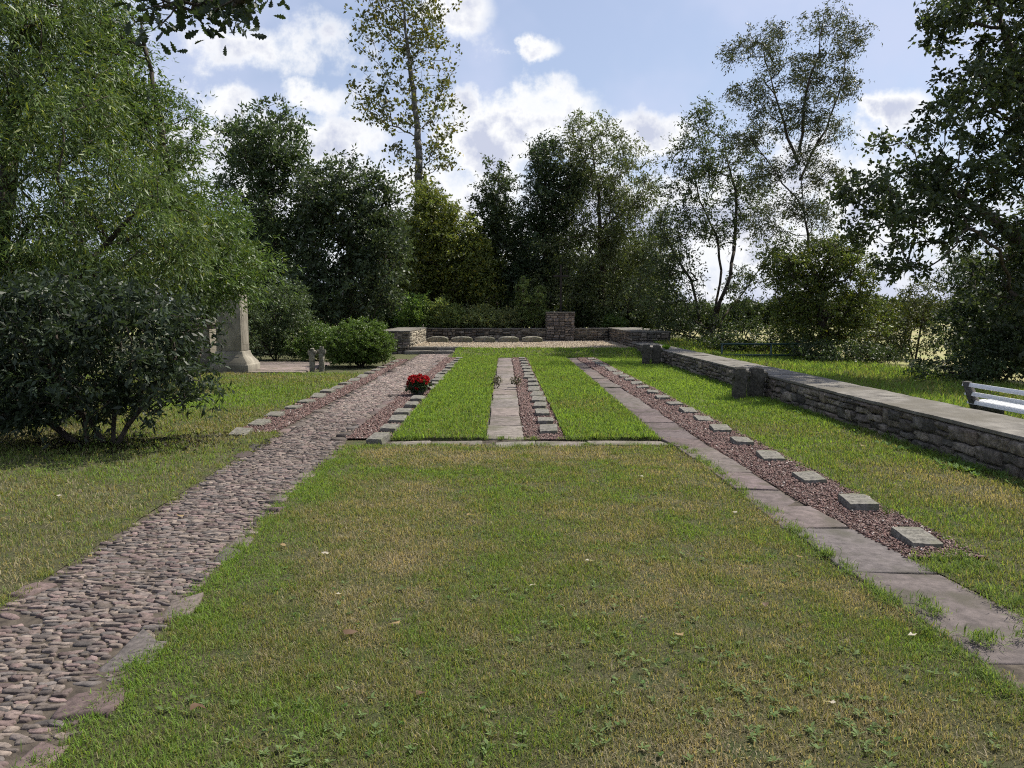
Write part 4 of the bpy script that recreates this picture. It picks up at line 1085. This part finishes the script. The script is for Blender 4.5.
# -- oak branch hanging into the top of the view
def oak_leaf_outline():
    half = [(0, 0), (.03, .10), (.10, .20), (.06, .28), (.19, .38), (.11, .47), (.25, .58), (.15, .66), (.24, .78), (.14, .84), (.12, .94), (0, 1.0)]
    return half
def oak_branch():
    Yb = 4.2
    root = empty('oak_branch', (-3.6, -1.2, 0)); tag(root, 'dark oak branch with lobed leaves hanging into the top of the view', 'tree branch')
    b = np.array([-3.6, -1.2, 0])
    A = lambda px, py, dy=0: at(px - 8, py - 7, Yb + dy)
    mains = [[(-3.6, -1.2, -.1), (-3.5, -1.1, 2.2), (-3.2, -.4, 3.6), (-2.6, 1.5, 4.1), A(230, -95), A(215, -30)]]
    C = [A(px, py, R.normal(0, .25)) for px, py in [(150, 18), (168, 32), (185, 10), (160, 2), (175, 25), (205, 5), (200, 18), (212, 12), (218, 24), (228, 14), (238, 20), (245, 28), (250, 15), (258, 5), (235, 3), (222, -8), (262, 0), (190, -10), (155, -8), (245, -12), (270, 3), (150, -20), (280, -15), (215, -25), (240, -30), (265, -28), (180, -30), (195, 22), (255, 20), (228, 8), (242, 8), (210, -5), (250, 24), (290, -12), (165, 12)]]
    C += [A(R.uniform(120, 330), R.uniform(-190, -35), R.normal(.1, .5)) for k in range(46)]  # extra unseen clusters above the view, added to shade the leaves below
    C = np.array(C)
    P0, P1, r0, r1 = branches(mains, C, .0035, .16, .55, .03)
    V, q, cp = tube_np(P0, P1, r0, r1, 6)
    mk('limb', V - b, [q, cp], M_bark, parent=root)
    half = oak_leaf_outline()
    out = [(x, y) for x, y in half] + [(-x, y) for x, y in half[-2:0:-1]]
    O = np.array(out); n = len(O)
    Vs = []; Fs = []; cc = []; k = 0
    for c in C:
        for j in range(11):
            P = c + R.normal(0, .045, 3)
            ax = norm(np.array([R.normal(0, .7), R.normal(0, .6), -.35 + R.normal(0, .5)])); nm = norm(R.normal(0, 1, 3) + np.array([0, 0, .5]))
            s = norm(np.cross(ax, nm)); nn = np.cross(s, ax); L = R.uniform(.05, .095)
            pts = P + np.outer(O[:, 1], ax) * L + np.outer(O[:, 0], s) * L + np.outer(np.abs(O[:, 0]) * .35 - O[:, 1] ** 2 * .12, nn) * L
            mids = P + np.outer([.02, .33, .66, .98], ax) * L
            # fan strips left and right of midrib
            b0_ = k; Vs.append(pts); k += n
            ctr = P + ax * L * .5; Vs.append(ctr[None]); k += 1
            for i in range(n): Fs.append((b0_ + i, b0_ + (i + 1) % n, b0_ + n))
            col = np.array([.028, .045, .018]) * R.uniform(.7, 1.3); cc += [col] * n
    mk('foliage', np.concatenate(Vs) - b, [np.array(Fs)], M_leaf, np.array(cc), parent=root)
oak_branch()

# ------------------------------------------------------------------ flower pot and small plants
fp = empty('flower_pot', (-1.66, 14.75, 0)); tag(fp, 'grey pot of bright red flowers in the row of grave markers', 'flower pot')
V = []; prof = [(.0, .0), (.11, .0), (.14, .12), (.15, .17), (.165, .17), (.165, .20), (.145, .20), (.13, .16), (0, .16)]
n = 20
for r, z in prof:
    for j in range(n): V.append((.8 * r * math.cos(j / n * 2 * PI), .8 * r * math.sin(j / n * 2 * PI), z * .7))
Fc = [(i * n + j, i * n + (j + 1) % n, (i + 1) * n + (j + 1) % n, (i + 1) * n + j) for i in range(len(prof) - 1) for j in range(n)]
mk('pot', V, [np.array(Fc)], M_pot, parent=fp, smooth=True)
C = crown_points([(0, 0, .20, .19, .19, .13)], 150, .5)
V, c = leaf_cloud(C, .045, 14, .06, .035, (.04, .07, .025), .2, .5); mk('foliage', V, [np.arange(len(V)).reshape(-1, 4)], M_leaf, c, parent=fp)
a = R.random(80) * 6.28; r = .20 * np.sqrt(R.random(80)); 
C = np.stack([r * np.cos(a), r * np.sin(a), .27 + .15 * np.sqrt(1 - (r / .215) ** 2) + R.normal(0, .02, 80) - .04], 1)
C = np.concatenate([C, np.stack([.2 * np.cos(a), .2 * np.sin(a), .25 + R.normal(0, .05, 80)], 1)[:30]])
V, c = leaf_cloud(C, .02, 20, .03, .026, (.38, .016, .02), 0, .5, colvar=.25); mk('blossom', V, [np.arange(len(V)).reshape(-1, 4)], M_petal, c, parent=fp)
for px, lab in ((497, 'small dry rose plant at the outer edge of the middle slabs'), (516, 'small dry rose plant on the gravel side of the middle slabs')):
    Y = 16.3; x = at(px, 380, Y)[0]
    tree('small_plant', lab, 'plant', [[(x, Y, 0), (x + .02, Y, .12), (x, Y, .2)]], [(x, Y, .16, .11, .11, .09)], 26, 10, .045, .04, .02, (.085, .08, .045), r_max=.008, r_tip=.0015, zmin=.03, part='stem', crown='foliage')
# weeds at the wall foot, near cross
ce = [(R.uniform(4.5, 4.85), R.uniform(4.5, 26)) for k in range(120)] + [(4.7 + R.normal(0, .1), 7.7 + R.normal(0, .15)) for k in range(25)] + [(4.7 + R.normal(0, .08), 6.2 + R.normal(0, .5)) for k in range(40)]
rosettes('weeds', 'leafy weeds at the foot of the low stone wall', ce, 9, .075, .028, (.11, .19, .05), lambda x, y: 0.0, .95, mat=M_grass)
ce = [(4.98 + R.uniform(0, .15), 24 + R.uniform(0, .4)) for k in range(14)]
rosettes('weeds', 'small bright weed growing on the coping at the far cross', ce, 12, .16, .05, (.16, .30, .04), lambda x, y: .43, .7, mat=M_grass)

# ------------------------------------------------------------------ light and sky
SUN_AZ, SUN_EL = math.radians(58), math.radians(54)     # azimuth measured from +Y towards +X
sd_ = Vector((math.sin(SUN_AZ) * math.cos(SUN_EL), math.cos(SUN_AZ) * math.cos(SUN_EL), math.sin(SUN_EL)))
sun = bpy.data.objects.new('sun', bpy.data.lights.new('sun', 'SUN')); COL.objects.link(sun)
sun.data.energy = 4.5; sun.data.angle = math.radians(.55); sun.data.color = (1, .94, .83)
sun.rotation_euler = sd_.to_track_quat('Z', 'Y').to_euler()
world = bpy.data.worlds.new('World'); sc.world = world; world.use_nodes = True
nt = world.node_tree; N, L = nt.nodes, nt.links
bg = N['Background']
sky = N.new('ShaderNodeTexSky'); sky.sky_type = 'NISHITA'; sky.sun_disc = False
sky.sun_elevation = SUN_EL; sky.sun_rotation = SUN_AZ; sky.air_density = 1.0; sky.dust_density = 1.2; sky.ozone_density = 1.5
def math_(op, a, b=None, c=None, clamp=False):
    n = N.new('ShaderNodeMath'); n.operation = op; n.use_clamp = clamp
    for i, v in enumerate((a, b, c)):
        if v is None: continue
        if isinstance(v, (int, float)): n.inputs[i].default_value = v
        else: L.new(v, n.inputs[i])
    return n.outputs[0]
def vmath(op, *a):
    n = N.new('ShaderNodeVectorMath'); n.operation = op
    for i, v in enumerate(a):
        if isinstance(v, tuple): n.inputs[i].default_value = v
        else: L.new(v, n.inputs[i])
    return n
def mrange(v, a, b, c=0.0, d=1.0):
    n = N.new('ShaderNodeMapRange'); n.interpolation_type = 'SMOOTHSTEP'; L.new(v, n.inputs['Value'])
    for k, q in (('From Min', a), ('From Max', b), ('To Min', c), ('To Max', d)): n.inputs[k].default_value = q
    return n.outputs[0]
tc = N.new('ShaderNodeTexCoord'); sp = N.new('ShaderNodeSeparateXYZ'); L.new(tc.outputs['Generated'], sp.inputs[0])
x_, y_, z_ = sp.outputs
yy = math_('MAXIMUM', math_('ABSOLUTE', y_), .15)
u = math_('DIVIDE', x_, yy); v = math_('DIVIDE', z_, yy)
cmb = N.new('ShaderNodeCombineXYZ'); L.new(u, cmb.inputs[0]); L.new(v, cmb.inputs[1])
nz = N.new('ShaderNodeTexNoise'); nz.noise_dimensions = '2D'; nz.inputs['Scale'].default_value = 13; nz.inputs['Detail'].default_value = 6; nz.inputs['Roughness'].default_value = .6
L.new(cmb.outputs[0], nz.inputs['Vector'])
nz2 = N.new('ShaderNodeTexNoise'); nz2.noise_dimensions = '2D'; nz2.inputs['Scale'].default_value = 4; nz2.inputs['Detail'].default_value = 4; nz2.inputs['Roughness'].default_value = .6
L.new(cmb.outputs[0], nz2.inputs['Vector'])
warp = vmath('MULTIPLY_ADD', nz.outputs['Color'], (.07, .05, 0), cmb.outputs[0])
wp = vmath('ADD', warp.outputs[0], (-.035, -.025, 0)).outputs[0]
def uvpix(px, py):
    d = ray(px, py); return d[0] / d[1], d[2] / d[1]
mask = None
for (px, py, rx, ry, w_) in [(535, 118, 80, 44, 1.1), (600, 142, 95, 30, 1), (490, 150, 90, 40, .9), (655, 138, 50, 24, .9), (212, 100, 52, 20, .8), (308, 100, 52, 20, .85), (455, 12, 40, 26, .9), (538, 47, 26, 14, .8), (893, 108, 46, 24, .9), (270, 142, 150, 32, .85), (260, 45, 130, 32, .3), (100, 25, 90, 30, .4), (620, 235, 360, 80, .95), (860, 200, 130, 90, .7), (400, 200, 260, 60, .8)]:
    cu, cv = uvpix(px, py); iu, iv = F / rx, F / ry
    d = vmath('MULTIPLY_ADD', wp, (iu, iv, 0), (-cu * iu, -cv * iv, 0))
    ln = vmath('LENGTH', d.outputs[0]).outputs['Value']
    k = math_('MULTIPLY_ADD', ln, -w_, w_)
    mask = k if mask is None else math_('MAXIMUM', mask, k)
mask = math_('MAXIMUM', mask, -.8)
front = math_('GREATER_THAN', y_, .0)
gen = math_('MULTIPLY_ADD', nz2.outputs['Fac'], 2.2, -1.2)      # cumulus elsewhere in the sky
mask = math_('ADD', math_('MULTIPLY', mask, front), math_('MULTIPLY', gen, math_('SUBTRACT', 1.0, front)))
m = math_('ADD', mask, math_('MULTIPLY_ADD', nz.outputs['Fac'], 1.7, -.80))
cl = mrange(m, -.02, .48)
vl = mrange(nz2.outputs['Fac'], .34, .70, .38, .75)
hz = mrange(v, .34, .0, 0, .85)
# pale veil over the blue, then the cumulus on top
mv = N.new('ShaderNodeMix'); mv.data_type = 'RGBA'; mv.clamp_factor = True
L.new(math_('MAXIMUM', vl, hz, clamp=True), mv.inputs[0]); L.new(sky.outputs[0], mv.inputs[6]); mv.inputs[7].default_value = (4.9, 5.35, 7.0, 1)
crp = N.new('ShaderNodeValToRGB'); L.new(math_('MULTIPLY_ADD', m, .35, math_('MULTIPLY', nz.outputs['Fac'], .8)), crp.inputs['Fac'])
e = crp.color_ramp.elements
e[0].position = .40; e[0].color = (7.1, 7.3, 7.6, 1)
e[1].position = .82; e[1].color = (4.6, 4.9, 6.0, 1)
e2 = e.new(.58); e2.color = (7.5, 7.55, 7.7, 1)
mx = N.new('ShaderNodeMix'); mx.data_type = 'RGBA'; mx.clamp_factor = True
L.new(cl, mx.inputs[0]); L.new(mv.outputs[2], mx.inputs[6]); L.new(crp.outputs['Color'], mx.inputs[7])
L.new(mx.outputs[2], bg.inputs['Color']); bg.inputs['Strength'].default_value = .088
world.cycles.sampling_method = 'MANUAL'; world.cycles.sample_map_resolution = 256

# ------------------------------------------------------------------ render settings
sc.view_settings.view_transform = 'Standard'; sc.view_settings.look = 'None'; sc.view_settings.gamma = 1
sc.view_settings.exposure = 0.6
sc.render.engine = 'CYCLES'
cy = sc.cycles
sc.cycles.use_light_tree = False
cy.filter_width = 1.1
cy.max_bounces = 4; cy.diffuse_bounces = 2; cy.glossy_bounces = 1; cy.transmission_bounces = 4; cy.transparent_max_bounces = 4
cy.use_adaptive_sampling = True; cy.adaptive_threshold = .02
cy.use_denoising = False
try: cy.denoiser = 'OPENIMAGEDENOISE'
except Exception: pass
cy.caustics_reflective = False; cy.caustics_refractive = False
